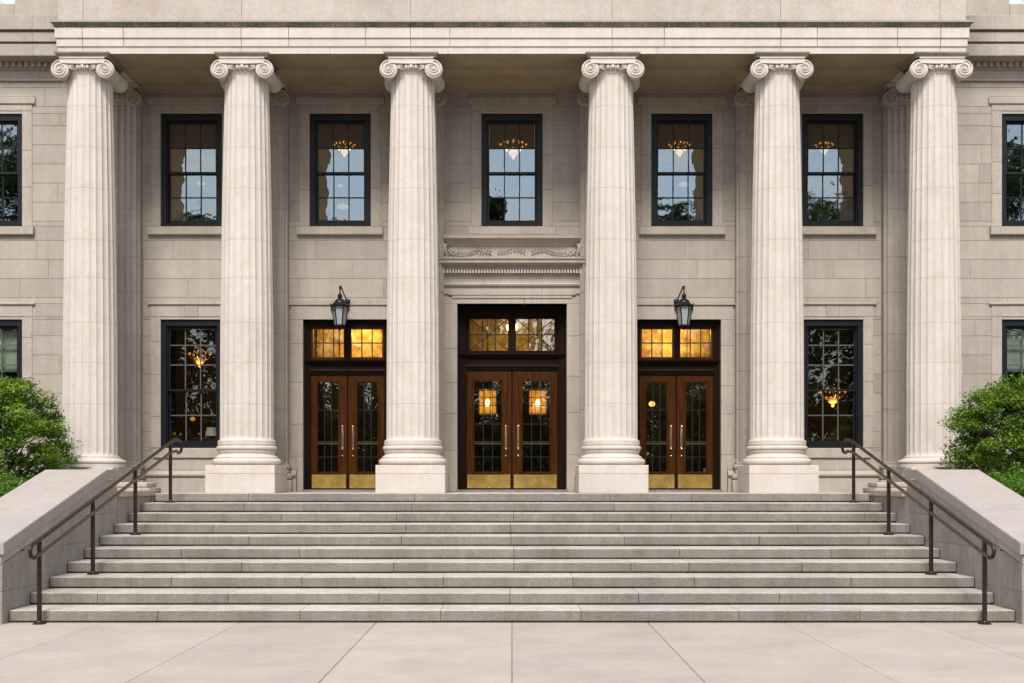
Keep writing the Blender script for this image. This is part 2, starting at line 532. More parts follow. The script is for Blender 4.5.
def ashlar(b, x0, x1, z0, z1, opens, y, length=(0.9, 1.9), row=0.3825, z_ref=5.107, depth=0.008, gap=0.003, ch=0.004):
    ks = []
    k = math.floor((z0 - z_ref)/row)
    z = z_ref + k*row
    while z < z1:
        a, c = max(z, z0), min(z+row, z1)
        if c - a > 0.02: ks.append((a, c))
        z += row
    for a, c in ks:
        cuts = sorted({a, c} | {q for o in opens for q in (o[2], o[3]) if a+0.01 < q < c-0.01 and o[0] < x1 and o[1] > x0})
        for q0, q1 in zip(cuts[:-1], cuts[1:]):
            zm = (q0+q1)/2
            iv = [(x0, x1)]
            for o in opens:
                if o[2] < zm < o[3]:
                    nv = []
                    for u, w in iv:
                        if o[1] <= u or o[0] >= w: nv.append((u, w)); continue
                        if o[0] > u: nv.append((u, o[0]))
                        if o[1] < w: nv.append((o[1], w))
                    iv = nv
            for u, w in iv:
                xx = u; first = True
                while xx < w - 0.02:
                    L = random.uniform(*length)
                    if first: L *= random.uniform(0.45, 1.0); first = False
                    e = xx + L
                    if w - e < 0.4: e = w
                    t = random.uniform(0.93, 1.05) if random.random() > 0.07 else random.uniform(0.86, 0.92)
                    g = gap
                    v = [(xx+g, y+depth, q0+g), (e-g, y+depth, q0+g), (e-g, y+depth, q1-g), (xx+g, y+depth, q1-g),
                         (xx+g+ch, y, q0+g+ch), (e-g-ch, y, q0+g+ch), (e-g-ch, y, q1-g-ch), (xx+g+ch, y, q1-g-ch)]
                    b.add(v, [(4,5,6,7),(0,1,5,4),(1,2,6,5),(2,3,7,6),(3,0,4,7)], t)
                    xx = e
def backing(b, x0, x1, z0, z1, opens, y0, y1, tint=1.0):
    xs = sorted({x0, x1} | {q for o in opens for q in (o[0], o[1]) if x0 < q < x1})
    zs = sorted({z0, z1} | {q for o in opens for q in (o[2], o[3]) if z0 < q < z1})
    for u, w in zip(xs[:-1], xs[1:]):
        run = None
        for a, c in zip(zs[:-1], zs[1:]):
            xm, zm = (u+w)/2, (a+c)/2
            hole = any(o[0] < xm < o[1] and o[2] < zm < o[3] for o in opens)
            if hole:
                if run: b.box(u, w, y0, y1, run[0], run[1], tint); run = None
            else:
                run = (run[0], c) if run else (a, c)
        if run: b.box(u, w, y0, y1, run[0], run[1], tint)

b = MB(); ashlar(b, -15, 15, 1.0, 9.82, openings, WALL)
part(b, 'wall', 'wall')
b = MB(); backing(b, -15, 15, 0, 9.9, openings, WALL+0.0075, WALL+0.42)
part(b, 'wall_core', 'mortar')
# end walls and roof of the main block so that it is a closed mass
b = MB()
b.box(-15.0, -14.6, WALL+0.02, 40, 0, 11.2); b.box(14.6, 15, WALL+0.02, 40, 0, 11.2); b.box(-15, 15, 40, 40.4, 0, 11.2)
part(b, 'rear_wall', 'wall')
b = MB(); b.box(-14.9, 14.9, WALL+0.45, 39.9, 10.9, 11.1)
part(b, 'roof', 'trim')

# wall base mouldings between the pilasters (broken at the doors)
segs = [(-15, -4.3), (4.3, 15)]
for a, c in segs:
    b = MB()
    b.extrude_x([(WALL+0.01, 1.55), (WALL-0.16, 1.55), (WALL-0.16, 1.88), (WALL-0.145, 1.90), (WALL+0.01, 1.90)], a, c)
    b.extrude_x([(WALL+0.01, 1.903), (WALL-0.17, 1.903), (WALL-0.20, 1.925), (WALL-0.205, 1.955), (WALL-0.18, 1.985), (WALL-0.13, 2.0), (WALL-0.10, 2.03), (WALL+0.01, 2.04)], a, c)
    b.extrude_x([(WALL+0.01, 2.043), (WALL-0.06, 2.043), (WALL-0.06, 2.255), (WALL+0.01, 2.27)], a, c)
    part(b, 'wall_base', 'trim', smooth=30)

# ---------------- windows
def frame_rect(b, x0, x1, z0, z1, w, y0, y1, wt=None, wb=None):
    wt = wt or w; wb = wb or w
    b.box(x0, x0+w, y0, y1, z0, z1); b.box(x1-w, x1, y0, y1, z0, z1)
    b.box(x0+w, x1-w, y0, y1, z1-wt, z1); b.box(x0+w, x1-w, y0, y1, z0, z0+wb)
def window(cx, z0, z1, upper, rows_up, rows_low, rail_z, mat_m, gmat):
    x0, x1 = cx-HW+0.004, cx+HW-0.004
    b = MB()
    frame_rect(b, x0, x1, z0+0.002, z1-0.002, 0.095, WALL+0.035, WALL+0.30, 0.125, 0.055)
    frame_rect(b, x0+0.096, x1-0.096, z0+0.058, z1-0.128, 0.022, WALL+0.09, WALL+0.28)
    fr = part(b, 'window', 'black')
    gx0, gx1 = x0+0.12, x1-0.12
    gz0, gz1 = z0+0.08, z1-0.15
    # upper sash in front, lower sash behind
    b = MB()
    yu, yl = WALL+0.13, WALL+0.18
    frame_rect(b, gx0, gx1, rail_z-0.028, gz1, 0.035, yu, yu+0.045, 0.03, 0.045)
    frame_rect(b, gx0, gx1, gz0, rail_z+0.02, 0.035, yl, yl+0.045, 0.035, 0.075)
    sub(b, 'sash', 'black', fr)
    ax0, ax1 = gx0+0.035, gx1-0.035
    b = MB()
    mw = 0.011
    for k in (1, 2):
        xm = ax0 + (ax1-ax0)*k/3
        b.box(xm-mw, xm+mw, yu+0.004, yu+0.034, rail_z, gz1-0.02)
        b.box(xm-mw, xm+mw, yl+0.004, yl+0.034, gz0+0.05, rail_z)
    for zz in rows_up: b.box(ax0, ax1, yu+0.002, yu+0.036, zz-mw, zz+mw)
    for zz in rows_low: b.box(ax0, ax1, yl+0.002, yl+0.036, zz-mw, zz+mw)
    sub(b, 'muntins', mat_m, fr)
    b = MB()
    def pane(xa, xb, y, za, zb):
        # every pane sits in its putty at a very slightly different angle
        a, c = random.uniform(-0.0035, 0.0035)*0.3, random.uniform(-0.004, 0.004)*0.3
        b.add([(xa, y-a, za), (xb, y+a, za), (xb, y+a+c, zb), (xa, y-a+c, zb)], [(0,1,2,3)])
    zu = [rail_z] + sorted(rows_up) + [gz1-0.02]
    zl = [gz0+0.05] + sorted(rows_low) + [rail_z]
    for k in range(3):
        xa, xb = ax0+(ax1-ax0)*k/3, ax0+(ax1-ax0)*(k+1)/3
        for za, zb in zip(zu[:-1], zu[1:]): pane(xa, xb, yu+0.018, za, zb)
        for za, zb in zip(zl[:-1], zl[1:]): pane(xa, xb, yl+0.018, za, zb)
    g = sub(b, 'glass', gmat, fr)
    if upper:
        b = MB(); zt = gz1-0.01; zb2 = max(rows_up)+0.004
        b.box(ax0+0.002, ax1-0.002, yu+0.0085, yu+0.0105, zb2, zt)
        if abs(cx) < 8: sub(b, 'blind_or_reflection', 'blind_or_reflection', fr)  # brown sheet on the top panes stands in for the soffit's reflection
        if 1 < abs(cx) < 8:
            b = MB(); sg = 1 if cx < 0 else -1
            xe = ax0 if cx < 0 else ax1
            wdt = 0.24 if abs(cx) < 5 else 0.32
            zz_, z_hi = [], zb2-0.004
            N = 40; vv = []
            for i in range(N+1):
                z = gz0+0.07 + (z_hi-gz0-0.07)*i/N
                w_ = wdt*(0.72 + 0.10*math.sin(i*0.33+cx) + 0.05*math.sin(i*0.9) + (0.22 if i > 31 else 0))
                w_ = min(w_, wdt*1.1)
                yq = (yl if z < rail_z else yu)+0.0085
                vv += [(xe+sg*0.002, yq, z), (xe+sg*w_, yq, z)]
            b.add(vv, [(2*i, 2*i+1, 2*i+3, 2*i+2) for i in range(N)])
            sub(b, 'column_reflection', 'blind_or_reflection', fr)  # wavy brown strip painted as the reflection of a column
    elif abs(cx) > 9:
        b = MB(); b.box(gx0+0.02, gx1-0.02, yl+0.06, yl+0.064, wz(371), gz1)
        sub(b, 'blind_or_reflection', 'pale_blind', fr)
    # stone sill
    b = MB()
    s0, s1 = (cx-0.86, cx+0.86) if cx else (-0.86, 0.86)
    if upper:
        zt = z0-0.003
        b.extrude_x([(WALL+0.25, zt), (WALL-0.075, zt-0.012), (WALL-0.085, zt-0.022), (WALL-0.085, zt-0.16), (WALL-0.075, zt-0.175), (WALL+0.02, zt-0.178), (WALL+0.25, zt-0.178)], s0, s1)
    else:
        zt = z0-0.003
        b.extrude_x([(WALL+0.25, zt), (WALL-0.09, zt-0.012), (WALL-0.10, zt-0.02), (WALL-0.10, zt-0.19), (WALL-0.075, zt-0.21), (WALL+0.25, zt-0.21)], s0+0.12, s1-0.12)
    sub(b, 'sill', 'trim', fr, smooth=30)
    # flat stone architrave with a hat band
    b = MB(); w = 0.20; yo = WALL-0.014
    for xa, xb in ((cx-HW-w, cx-HW+0.002), (cx+HW-0.002, cx+HW+w)):
        z = z0; 
        while z < z1+0.05:
            e = min(z + random.uniform(0.62, 0.85), z1+0.05)
            if z1+0.05-e < 0.3: e = z1+0.05
            b.cbox(xa, xb, yo, WALL+0.2, z+0.002, e-0.002, 0.006, tint=random.uniform(0.95, 1.05), seg=1)
            z = e
    if upper:
        b.cbox(cx-HW-w, cx+HW+w, yo-0.002, WALL+0.2, z1+0.053, z1+0.19, 0.006, seg=1)
        b.cbox(cx-HW-w-0.07, cx+HW+w+0.07, yo-0.03, WALL+0.1, z1+0.19, z1+0.325, 0.012, seg=2)
        b.cbox(cx-HW-w-0.05, cx+HW+w+0.05, yo-0.012, WALL+0.1, z1+0.327, z1+0.37, 0.006, seg=1)
    else:
        b.cbox(cx-HW-w, cx-0.13, yo-0.002, WALL+0.2, z1+0.053, z1+0.29, 0.005, tint=1.02, seg=1)
        b.cbox(cx+0.13, cx+HW+w, yo-0.002, WALL+0.2, z1+0.053, z1+0.29, 0.005, tint=1.0, seg=1)
        b.cbox(cx-0.127, cx+0.127, yo-0.006, WALL+0.2, z1+0.053, z1+0.335, 0.005, tint=0.92, seg=1)
        b.cbox(cx-HW-w-0.06, cx+HW+w+0.06, yo-0.035, WALL+0.1, z1+0.292, z1+0.332, 0.008, seg=2)
    # inner reveal strip over the opening
    b.box(cx-HW, cx+HW, yo+0.01, WALL+0.2, z1, z1+0.05)
    sub(b, 'surround', 'trim', fr)
    return fr
for cx, k in UP:
    window(cx, UZ0, UZ1, True, [wz(147)], [wz(196)], wz(171.5), 'black', 'glass')
for cx in LOWC:
    window(cx, LZ0, LZ1, False, [wz(344.7), wz(364.5)], [wz(415)], wz(389.5), 'muntin', 'glass_low')

# ---------------- doorways
def doorway(cx, rec, hw, ztop, leaf_x, leaf_top, gl, tr, central):
    yp = WALL + rec; sc = yp/1300
    Z = lambda py: EYE + (480-py)*sc
    b = MB()
    jw = hw - leaf_x
    dz = ztop-0.004
    zt_top, zt_bot = Z(tr[2]), Z(tr[3])
    b.box(cx-hw+0.004, cx-hw+jw-0.01, yp-0.05, yp+0.2, LAND+0.05, dz)
    b.box(cx+hw-jw+0.01, cx+hw-0.004, yp-0.05, yp+0.2, LAND+0.05, dz)
    # beaded inner edge
    for s in (-1, 1):
        b.tube([(cx+s*(hw-jw-0.002), yp-0.035, LAND+0.05), (cx+s*(hw-jw-0.002), yp-0.035, dz-0.1)], 0.018, 8)
        b.box(cx+s*(hw-0.03)-0.02, cx+s*(hw-0.03)+0.02, yp-0.085, yp-0.05, LAND+0.05, dz)
    b.box(cx-hw+0.004, cx+hw-0.004, yp-0.08, yp+0.2, zt_top+0.04, dz)
    # transom bar
    b.box(cx-leaf_x-0.01, cx+leaf_x+0.01, yp-0.03, yp+0.18, leaf_top+0.012, zt_bot-0.05)
    b.extrude_x([(yp, zt_bot-0.05), (yp-0.10, zt_bot-0.055), (yp-0.125, zt_bot-0.075), (yp-0.12, zt_bot-0.10), (yp-0.08, zt_bot-0.125), (yp-0.06, zt_bot-0.16), (yp, zt_bot-0.17)], cx-hw+0.02, cx+hw-0.02)
    b.extrude_x([(yp, leaf_top+0.12), (yp-0.05, leaf_top+0.115), (yp-0.06, leaf_top+0.08), (yp-0.045, leaf_top+0.05), (yp, leaf_top+0.04)], cx-leaf_x, cx+leaf_x)
    b.box(cx-0.045, cx+0.045, yp-0.05, yp+0.1, zt_bot-0.06, dz)
    b.box(cx-0.03, cx+0.03, yp+0.057, yp+0.075, LAND+0.05, leaf_top+0.03)
    b.box(cx-leaf_x-0.05, cx+leaf_x+0.05, yp+0.06, yp+0.14, leaf_top-0.03, leaf_top+0.03)
    fr = part(b, 'doorway', 'wood_dark', smooth=30)
    # transom sashes
    for s in (-1, 1):
        xa, xb = sorted((cx+s*tr[0], cx+s*tr[1]))
        b = MB()
        frame_rect(b, xa-0.035, xb+0.035, zt_bot-0.045, zt_top+0.035, 0.04, yp-0.03, yp+0.06)
        fill_l, fill_r = (cx-leaf_x-0.01, xa-0.034) if s < 0 else (xb+0.034, cx+leaf_x+0.01)
        b.box(fill_l, fill_r, yp-0.01, yp+0.1, zt_bot-0.06, zt_top+0.045)
        sub(b, 'transom_frame', 'wood' if not central else 'wood_dark', fr)
        b = MB(); yy = yp+0.01; w = 0.0115
        xm, zm = (xa+xb)/2, (zt_bot+zt_top)/2
        for k in (1, 2):
            xx = xa+(xb-xa)*k/3
            b.box(xx-w, xx+w, yy-0.008, yy+0.012, zt_bot, zt_top)
        b.box(xa, xb, yy-0.007, yy+0.011, zm-w, zm+w)
        if central:
            for (p, q) in (((xa, zt_bot), (xm-0.0, zm)), ((xb, zt_bot), (xm, zm)), ((xa, zt_top), (xm, zm)), ((xb, zt_top), (xm, zm))):
                b.tube([(p[0], yy-0.01, p[1]), (q[0], yy-0.01, q[1])], 0.008, 6)
        sub(b, 'transom_bars', 'lead', fr)
        b = MB()
        for i in range(3):
            for j in range(2):
                a = random.uniform(-0.003, 0.003); c = random.uniform(-0.004, 0.004)
                x_0, x_1 = xa+(xb-xa)*i/3, xa+(xb-xa)*(i+1)/3
                z_0, z_1 = (zt_bot, zm) if j == 0 else (zm, zt_top)
                b.add([(x_0, yy+0.004-a, z_0), (x_1, yy+0.004+a, z_0), (x_1, yy+0.004+a+c, z_1), (x_0, yy+0.004-a+c, z_1)], [(0,1,2,3)])
        sub(b, 'transom_glass', 'glass_lead' if central else 'glass_amber', fr)
    # leaves
    zb = LAND+0.062
    for s in (-1, 1):
        X = lambda u: cx + s*u
        def bx(bb, u0, u1, y0, y1, z0, z1, c=0.0):
            a, e = sorted((X(u0), X(u1)))
            (bb.cbox(a, e, y0, y1, z0, z1, c, seg=1) if c else bb.box(a, e, y0, y1, z0, z1))
        g0, g1 = gl[0], gl[1]; gz0, gz1 = Z(gl[3]), Z(gl[2])
        b = MB(); y0, y1 = yp+0.0, yp+0.055
        bx(b, 0.012, g0, y0, y1, zb, leaf_top, 0.004); bx(b, g1, leaf_x-0.006, y0, y1, zb, leaf_top, 0.004)
        bx(b, g0, g1, y0+0.001, y1, gz1, leaf_top-0.004); bx(b, g0, g1, y0+0.001, y1, zb+0.002, gz0)
        # moulded frame round the glass
        for u0, u1, z0, z1 in ((g0-0.035, g0+0.004, gz0-0.035, gz1+0.035), (g1-0.004, g1+0.035, gz0-0.035, gz1+0.035),
                               (g0+0.004, g1-0.004, gz1-0.004, gz1+0.035), (g0+0.004, g1-0.004, gz0-0.035, gz0+0.004)):
            bx(b, u0, u1, y0-0.022, y0+0.03, z0, z1, 0.008)
        lf = sub(b, 'door_leaf', 'wood', fr)
        b = MB(); w = 0.006; yy = y0+0.02
        a, e = sorted((X(g0), X(g1)))
        for k in (1, 2):
            xx = a+(e-a)*k/3 if central else a+(e-a)*k/3
            b.box(xx-w, xx+w, yy-0.008, yy+0.01, gz0, gz1)
        zh = EYE + (480-443.5)*sc
        hs_ = [Z(403), Z(424)] if central else [Z(410)]
        if central: hs_ += [Z(390.5)]
        hs_ += [Z(457)]
        for zz in hs_: b.box(a, e, yy-0.007, yy+0.009, zz-w, zz+w)
        sub(b, 'door_muntins', 'lead', fr)
        b = MB()
        b.box(a+0.004, e-0.004, yy-0.018, yy+0.002, zh-0.016, zh+0.012)
        b.box(a+0.004, e-0.004, yy-0.012, yy+0.002, zh+0.03, zh+0.042)
        sub(b, 'push_bar', 'bronze_worn', fr)
        b = MB()
        zc = [gz0] + sorted(hs_) + [gz1]
        for i in range(3):
            for za, zb_ in zip(zc[:-1], zc[1:]):
                p, q = random.uniform(-0.003, 0.003)*0.6, random.uniform(-0.003, 0.003)*0.6
                x_0, x_1 = a+(e-a)*i/3, a+(e-a)*(i+1)/3
                b.add([(x_0, yy+0.004-p, za), (x_1, yy+0.004+p, za), (x_1, yy+0.004+p+q, zb_), (x_0, yy+0.004-p+q, zb_)], [(0,1,2,3)])
        sub(b, 'door_glass', 'glass_door', fr)
        b = MB()
        k0, k1 = 0.035, leaf_x-0.035
        bx(b, k0, k1, y0-0.006, y0+0.003, zb+0.012, Z(474.5), 0.002)
        for u in (k0+0.03, (k0+k1)/2, k1-0.03):
            for zz in (zb+0.035, Z(474.5)-0.025): b.ball((X(u), y0-0.006, zz), 0.006, 6, 4)
        sub(b, 'kick_plate', 'brass', fr)
        b = MB(); hx = X(0.105 if not central else 0.125); h0, h1 = Z(447.5), Z(427.5)
        b.cbox(hx-0.022, hx+0.022, y0-0.008, y0+0.003, h0-0.05, h1+0.04, 0.004, seg=1)
        b.tube([(hx, y0, h0), (hx, y0-0.05, h0+0.02), (hx, y0-0.06, h0+0.08), (hx, y0-0.06, h1-0.08), (hx, y0-0.05, h1-0.02), (hx, y0, h1)], 0.0125, 8)
        b.ball((hx, y0-0.03, h1+0.02), 0.022, 8, 6); b.ball((hx, y0-0.03, h0-0.02), 0.018, 8, 6)
        b.ball((hx, y0-0.012, h0-0.17), 0.018, 8, 6)
        sub(b, 'handle', 'handle', fr, smooth=40)
        for zz in (zb+0.25, (zb+leaf_top)/2, leaf_top-0.25):
            b = MB()
            b.tube([(X(leaf_x-0.002), y0-0.014, zz-0.05), (X(leaf_x-0.002), y0-0.014, zz+0.05)], 0.010, 6)
            sub(b, 'hinge', 'bronze_worn', fr)
    b = MB(); b.cbox(cx-hw-0.02, cx+hw+0.02, WALL-0.08, yp+0.3, LAND-0.01, LAND+0.045, 0.006)
    sub(b, 'threshold', 'step', fr)
    # stone surround: jambs and lintel
    b = MB(); yo = WALL-0.03
    sw = 0.30 if central else 0.24
    for s in (-1, 1):
        z = LAND
        xa, xb = sorted((cx+s*(hw-0.002), cx+s*(hw+sw)))
        while z < ztop-0.01:
            e = z + random.uniform(0.55, 0.85)
            if ztop-e < 0.35: e = ztop
            b.cbox(xa, xb, yo, yp+0.1, z+0.002, e-0.002, 0.005, tint=random.uniform(0.95, 1.05), seg=1)
            z = e
    if central:
        b.cbox(cx-hw-sw, cx+0.25, yo, yp+0.1, ztop, ztop+0.13, 0.005, seg=1); b.cbox(cx+0.253, cx+hw+sw, yo, yp+0.1, ztop, ztop+0.13, 0.005, seg=1)
        b.cbox(cx-hw-0.10, cx+hw+0.10, yo-0.022, yp, ztop+0.105, ztop+0.165, 0.01, seg=2)
        b.cbox(cx-hw-0.17, cx+hw+0.17, yo-0.035, yp, ztop+0.167, ztop+0.195, 0.006, seg=1)
        b.cbox(cx-hw-sw, cx+0.6, yo, yp, ztop+0.197, ztop+0.345, 0.005, seg=1); b.cbox(cx+0.603, cx+hw+sw, yo, yp, ztop+0.197, ztop+0.345, 0.005, seg=1)
    else:
        b.cbox(cx-hw-sw, cx+hw+sw, yo, yp+0.1, ztop, ztop+0.285, 0.005, seg=1)
        b.cbox(cx-hw-sw-0.07, cx+hw+sw+0.05, yo-0.03, yp, ztop+0.287, ztop+0.322, 0.008, seg=2)
        b.cbox(cx-hw-sw-0.03, cx+hw+sw+0.03, yo-0.012, yp, ztop+0.324, ztop+0.40, 0.006, seg=1)
    sub(b, 'surround', 'trim', fr)
    return fr
doorway(0.0, 0.42, 1.10, CD[2], 0.945, EYE+(480-370.5)*26.45/1300, (0.213, 0.77, 381, 472), (0.075, 0.865, 318.6, 350.6), True)
for x, h, zt in SD:
    doorway(x, 0.17, h, zt, 0.76, EYE+(480-375)*26.2/1300, (0.19, 0.61, 382, 472), (0.075, 0.70, 329, 357), False)

# ---------------- carved cornice over the central door
b = MB()
Wx0, Wx1 = wx(441), wx(583)
b.extrude_x([(WALL, wz(303)+0.34), (WALL-0.05, wz(287)), (WALL-0.07, wz(286.5)), (WALL-0.085, wz(285)), (WALL-0.065, wz(283.6)), (WALL-0.06, wz(276.5)), (WALL-0.09, wz(275.8)), (WALL-0.09, wz(275)), (WALL, wz(275))], Wx0+0.03, Wx1-0.03)
b.box(Wx0+0.02, Wx1-0.02, WALL-0.07, WALL, wz(275)+0.001, wz(270))
b.extrude_x([(WALL, wz(270)), (WALL-0.14, wz(270)), (WALL-0.15, wz(267.5)), (WALL-0.24, wz(266.2)), (WALL-0.29, wz(265.0)), (WALL-0.29, wz(262.5)), (WALL-0.32, wz(261.4)), (WALL-0.32, wz(260.2)), (WALL, wz(259.6))], Wx0-0.03, Wx1+0.03)
b.extrude_x([(WALL, wz(259.6)), (WALL-0.07, wz(259.6)), (WALL-0.07, wz(247.6)), (WALL-0.085, wz(247)), (WALL-0.095, wz(245.5)), (WALL-0.14, wz(243)), (WALL-0.20, wz(240.8)), (WALL-0.24, wz(240.2)), (WALL-0.24, wz(238)), (WALL-0.25, wz(236.8)), (WALL, wz(236.2))], Wx0+0.06, Wx1-0.06)
oc = part(b, 'door_cornice', 'trim', smooth=30)
b = MB(); n = 52
comb(b, Wx0+0.05, Wx1-0.05, 48, 0.60, WALL-0.175, WALL-0.072, wz(275)+0.012, wz(270)-0.008)
sub(b, 'dentils', 'column', oc)
def relief_rose(b, x, z, s, y):
    for r, k, o in ((0.085, 8, 0.0), (0.05, 6, 0.4)):
        for i in range(k):
            a = 2*PI*i/k + o
            b.ball((x+math.cos(a)*r*s, y, z+math.sin(a)*r*s*0.8), 0.034*s, 8, 6, sy=0.7)
    b.ball((x, y-0.02, z), 0.028*s, 8, 6)
def leaf_spray(b, x, z, dx, dz, y, n=6):
    for i in range(n):
        t = i/(n-1)
        px, pz = x+dx*t, z+dz*t*t
        for sg in (-1, 1):
            b.tube([(px, y, pz), (px+dx*0.12, y-0.015, pz+sg*0.03), (px+dx*0.22, y, pz+sg*0.045)], [0.007, 0.012, 0.003], 6)
    b.tube([(x, y, z), (x+dx*0.5, y-0.006, z+dz*0.25), (x+dx, y, z+dz)], 0.008, 6)
yy = WALL-0.078
zc = wz(252.5)
for s in (-1, 1):
    b = MB()
    relief_rose(b, s*1.17, zc+0.01, 1.0, yy)
    leaf_spray(b, s*1.05, zc-0.05, -s*0.30, 0.06, yy)
    leaf_spray(b, s*1.12, zc-0.07, -s*0.26, -0.02, yy)
    b.tube([(s*1.33, yy-0.03, wz(246)), (s*1.36, yy-0.09, wz(249)), (s*1.33, yy-0.07, wz(253)), (s*1.30, yy-0.03, wz(256)), (s*1.33, yy-0.02, wz(259))], [0.05, 0.05, 0.045, 0.045, 0.05], 10)
    b.box(s*0.83-0.004, s*0.83+0.004, yy, yy+0.02, wz(259.3), wz(248))
    sub(b, 'carved_rose', 'trim', oc, smooth=50)
b = MB()
leaf_spray(b, -0.72, zc+0.05, 0.26, -0.07, yy, 5)
leaf_spray(b, -0.66, zc-0.03, 0.18, 0.02, yy, 4); leaf_spray(b, -0.30, zc-0.02, 0.24, 0.04, yy, 5)
leaf_spray(b, 0.02, zc+0.03, 0.20, -0.04, yy, 4); sub(b, 'carved_leaves', 'trim', oc, smooth=50)
b = MB(); leaf_spray(b, 0.70, zc+0.03, -0.26, -0.05, yy, 5)
sub(b, 'carved_leaves', 'trim', oc, smooth=50)

# ---------------- interior rooms
b = MB()
b.box(-14, 14, 33.0, 33.1, LAND, 9.6)
b.box(-14, 14, WALL+0.43, 33.0, 5.62, 5.95)                  # floor between the storeys
b.box(-14, 14, WALL+0.43, 33.0, 9.55, 9.65)
b.box(-14.1, -14, WALL+0.43, 33, LAND, 9.6); b.box(14, 14.1, WALL+0.43, 33, LAND, 9.6)
for x in (-8.6, -4.9, -1.75, 1.75, 4.9, 8.6): b.box(x-0.06, x+0.06, WALL+0.43, 33, 5.95, 9.55)
part(b, 'upper_room', 'room')
b = MB()
b.box(-14, 14, WALL+0.43, 33.0, LAND-0.1, LAND-0.005)
for x in (-8.6, -4.6, -1.9, 1.9, 4.6, 8.6): b.box(x-0.06, x+0.06, WALL+0.43, 33, LAND, 5.6)
b.box(-4.5, -2.0, 28.4, 28.5, LAND, 4.3); b.box(2.0, 4.5, 28.4, 28.5, LAND, 4.3); b.box(-1.8, 1.8, 29.6, 29.7, LAND, 5.6)
part(b, 'lower_room', 'room_dark')
for s in (-1, 1):
    b = MB(); a, c = sorted((s*2.0, s*4.5)); b.box(a, c, 28.42, 28.5, 4.303, 5.6); b.box(a, c, WALL+0.5, 28.41, 5.4, 5.5)
    for k in range(5): b.box(a+0.25+0.5*k, a+0.31+0.5*k, 28.37, 28.41, 4.32, 5.38, 0.5)
    part(b, 'vestibule_wall', 'ochre')
b = MB(); b.box(-1.7, 1.7, 29.5, 29.59, 4.2, 5.6)
part(b, 'vestibule_wall', 'ochre')

# ---------------- pilasters
def fluted(b, rfun, z0, z1, joints, nfl=24, depth=0.0205, seg=9, cx=0, cy=0, a0=0, a1=2*PI, closed=True):
    us = np.linspace(-1, 1, seg, endpoint=False)
    zs = [z0, z0+0.012, z0+0.03, z0+0.05, z0+0.08]
    nz_ = 34
    zs += [z0+0.08 + (z1-z0-0.16)*k/nz_ for k in range(1, nz_)]
    zs += [z1-0.08, z1-0.05, z1-0.03, z1-0.012, z1]
    jset = []
    for j in joints: jset += [j-0.03, j-0.009, j-0.006, j, j+0.006, j+0.009, j+0.03]
    zs = sorted([z for z in zs if all(abs(z-j) > 0.035 for j in joints)] + jset)
    ang = []
    for k in range(nfl):
        for u in us: ang.append((2*PI*(k+0.5+u/2)/nfl, u))
    v = []; n = len(ang)
    for z in zs:
        r0 = rfun(z)
        e = min((z-z0), (z1-z))
        env = math.sqrt(max(0, 1-(1-min(e/0.07, 1))**2))
        jg = 0.003 if any(abs(z-j) < 0.001 for j in joints) else 0
        for a, u in ang:
            q = abs(u)/0.86
            d = depth*math.sqrt(1-q*q) if q < 1 else 0
            r = r0 - d*env - jg
            v.append((cx+r*math.cos(a), cy+r*math.sin(a), z))
    f = []
    tints = []
    cur = 1.0; base = len(b.v)
    b.v += v
    for i in range(len(zs)-1):
        if any(abs(zs[i]-j) < 0.001 for j in joints): cur = random.uniform(0.985, 1.015)
        t = cur*(0.80 if any(abs(zs[i]-j) < 0.001 or abs(zs[i+1]-j) < 0.001 for j in joints) else 1)
        for k in range(n):
            k2 = (k+1) % n
            b.f.append((base+i*n+k, base+i*n+k2, base+(i+1)*n+k2, base+(i+1)*n+k)); b.t.append(t)
JN = [EYE+(480-y)/54.2 for y in (106, 148, 188.5, 240, 278, 323, 363, 404)]
def shaft_r(z):
    pts = [(2.25, 0.497), (2.6, 0.495), (4.6, 0.489), (6.6, 0.462), (7.7, 0.440), (9.3, 0.404), (9.7, 0.40)]
    for (a, ra), (c, rc) in zip(pts[:-1], pts[1:]):
        if z <= c: return ra + (rc-ra)*(z-a)/(c-a)
    return pts[-1][1]
def scotia(prof, r0, z0, r1, z1, depth, n=6):
    for i in range(1, n):
        t = i/n
        prof.append((r0+(r1-r0)*t - depth*math.sin(PI*t), z0+(z1-z0)*t))
def torus(prof, r, z0, z1, bulge, n=8):
    for i in range(n+1):
        a = -PI/2 + PI*i/n
        prof.append((r + bulge*math.cos(a), (z0+z1)/2 + (z1-z0)/2*math.sin(a)))

def abacus(b, ztop, yf, yb):
    # abacus: moulded square slab
    pr = [(0.455, ztop-0.088), (0.46, ztop-0.075), (0.465, ztop-0.062), (0.485, ztop-0.045), (0.50, ztop-0.028), (0.505, ztop-0.012), (0.505, ztop-0.003)]
    pts = []
    ym = (yf+yb)/2; hy = (yb-yf)/2
    n = len(pr); v = []
    for o, z in pr:
        oy = o - 0.5 + hy + 0.02
        v += [(-o, ym-oy, z), (o, ym-oy, z), (o, ym+oy, z), (-o, ym+oy, z)]
    f = [(i*4+k, i*4+(k+1) % 4, (i+1)*4+(k+1) % 4, (i+1)*4+k) for i in range(n-1) for k in range(4)]
    f += [(3, 2, 1, 0), ((n-1)*4, (n-1)*4+1, (n-1)*4+2, (n-1)*4+3)]
    b.add(v, f)

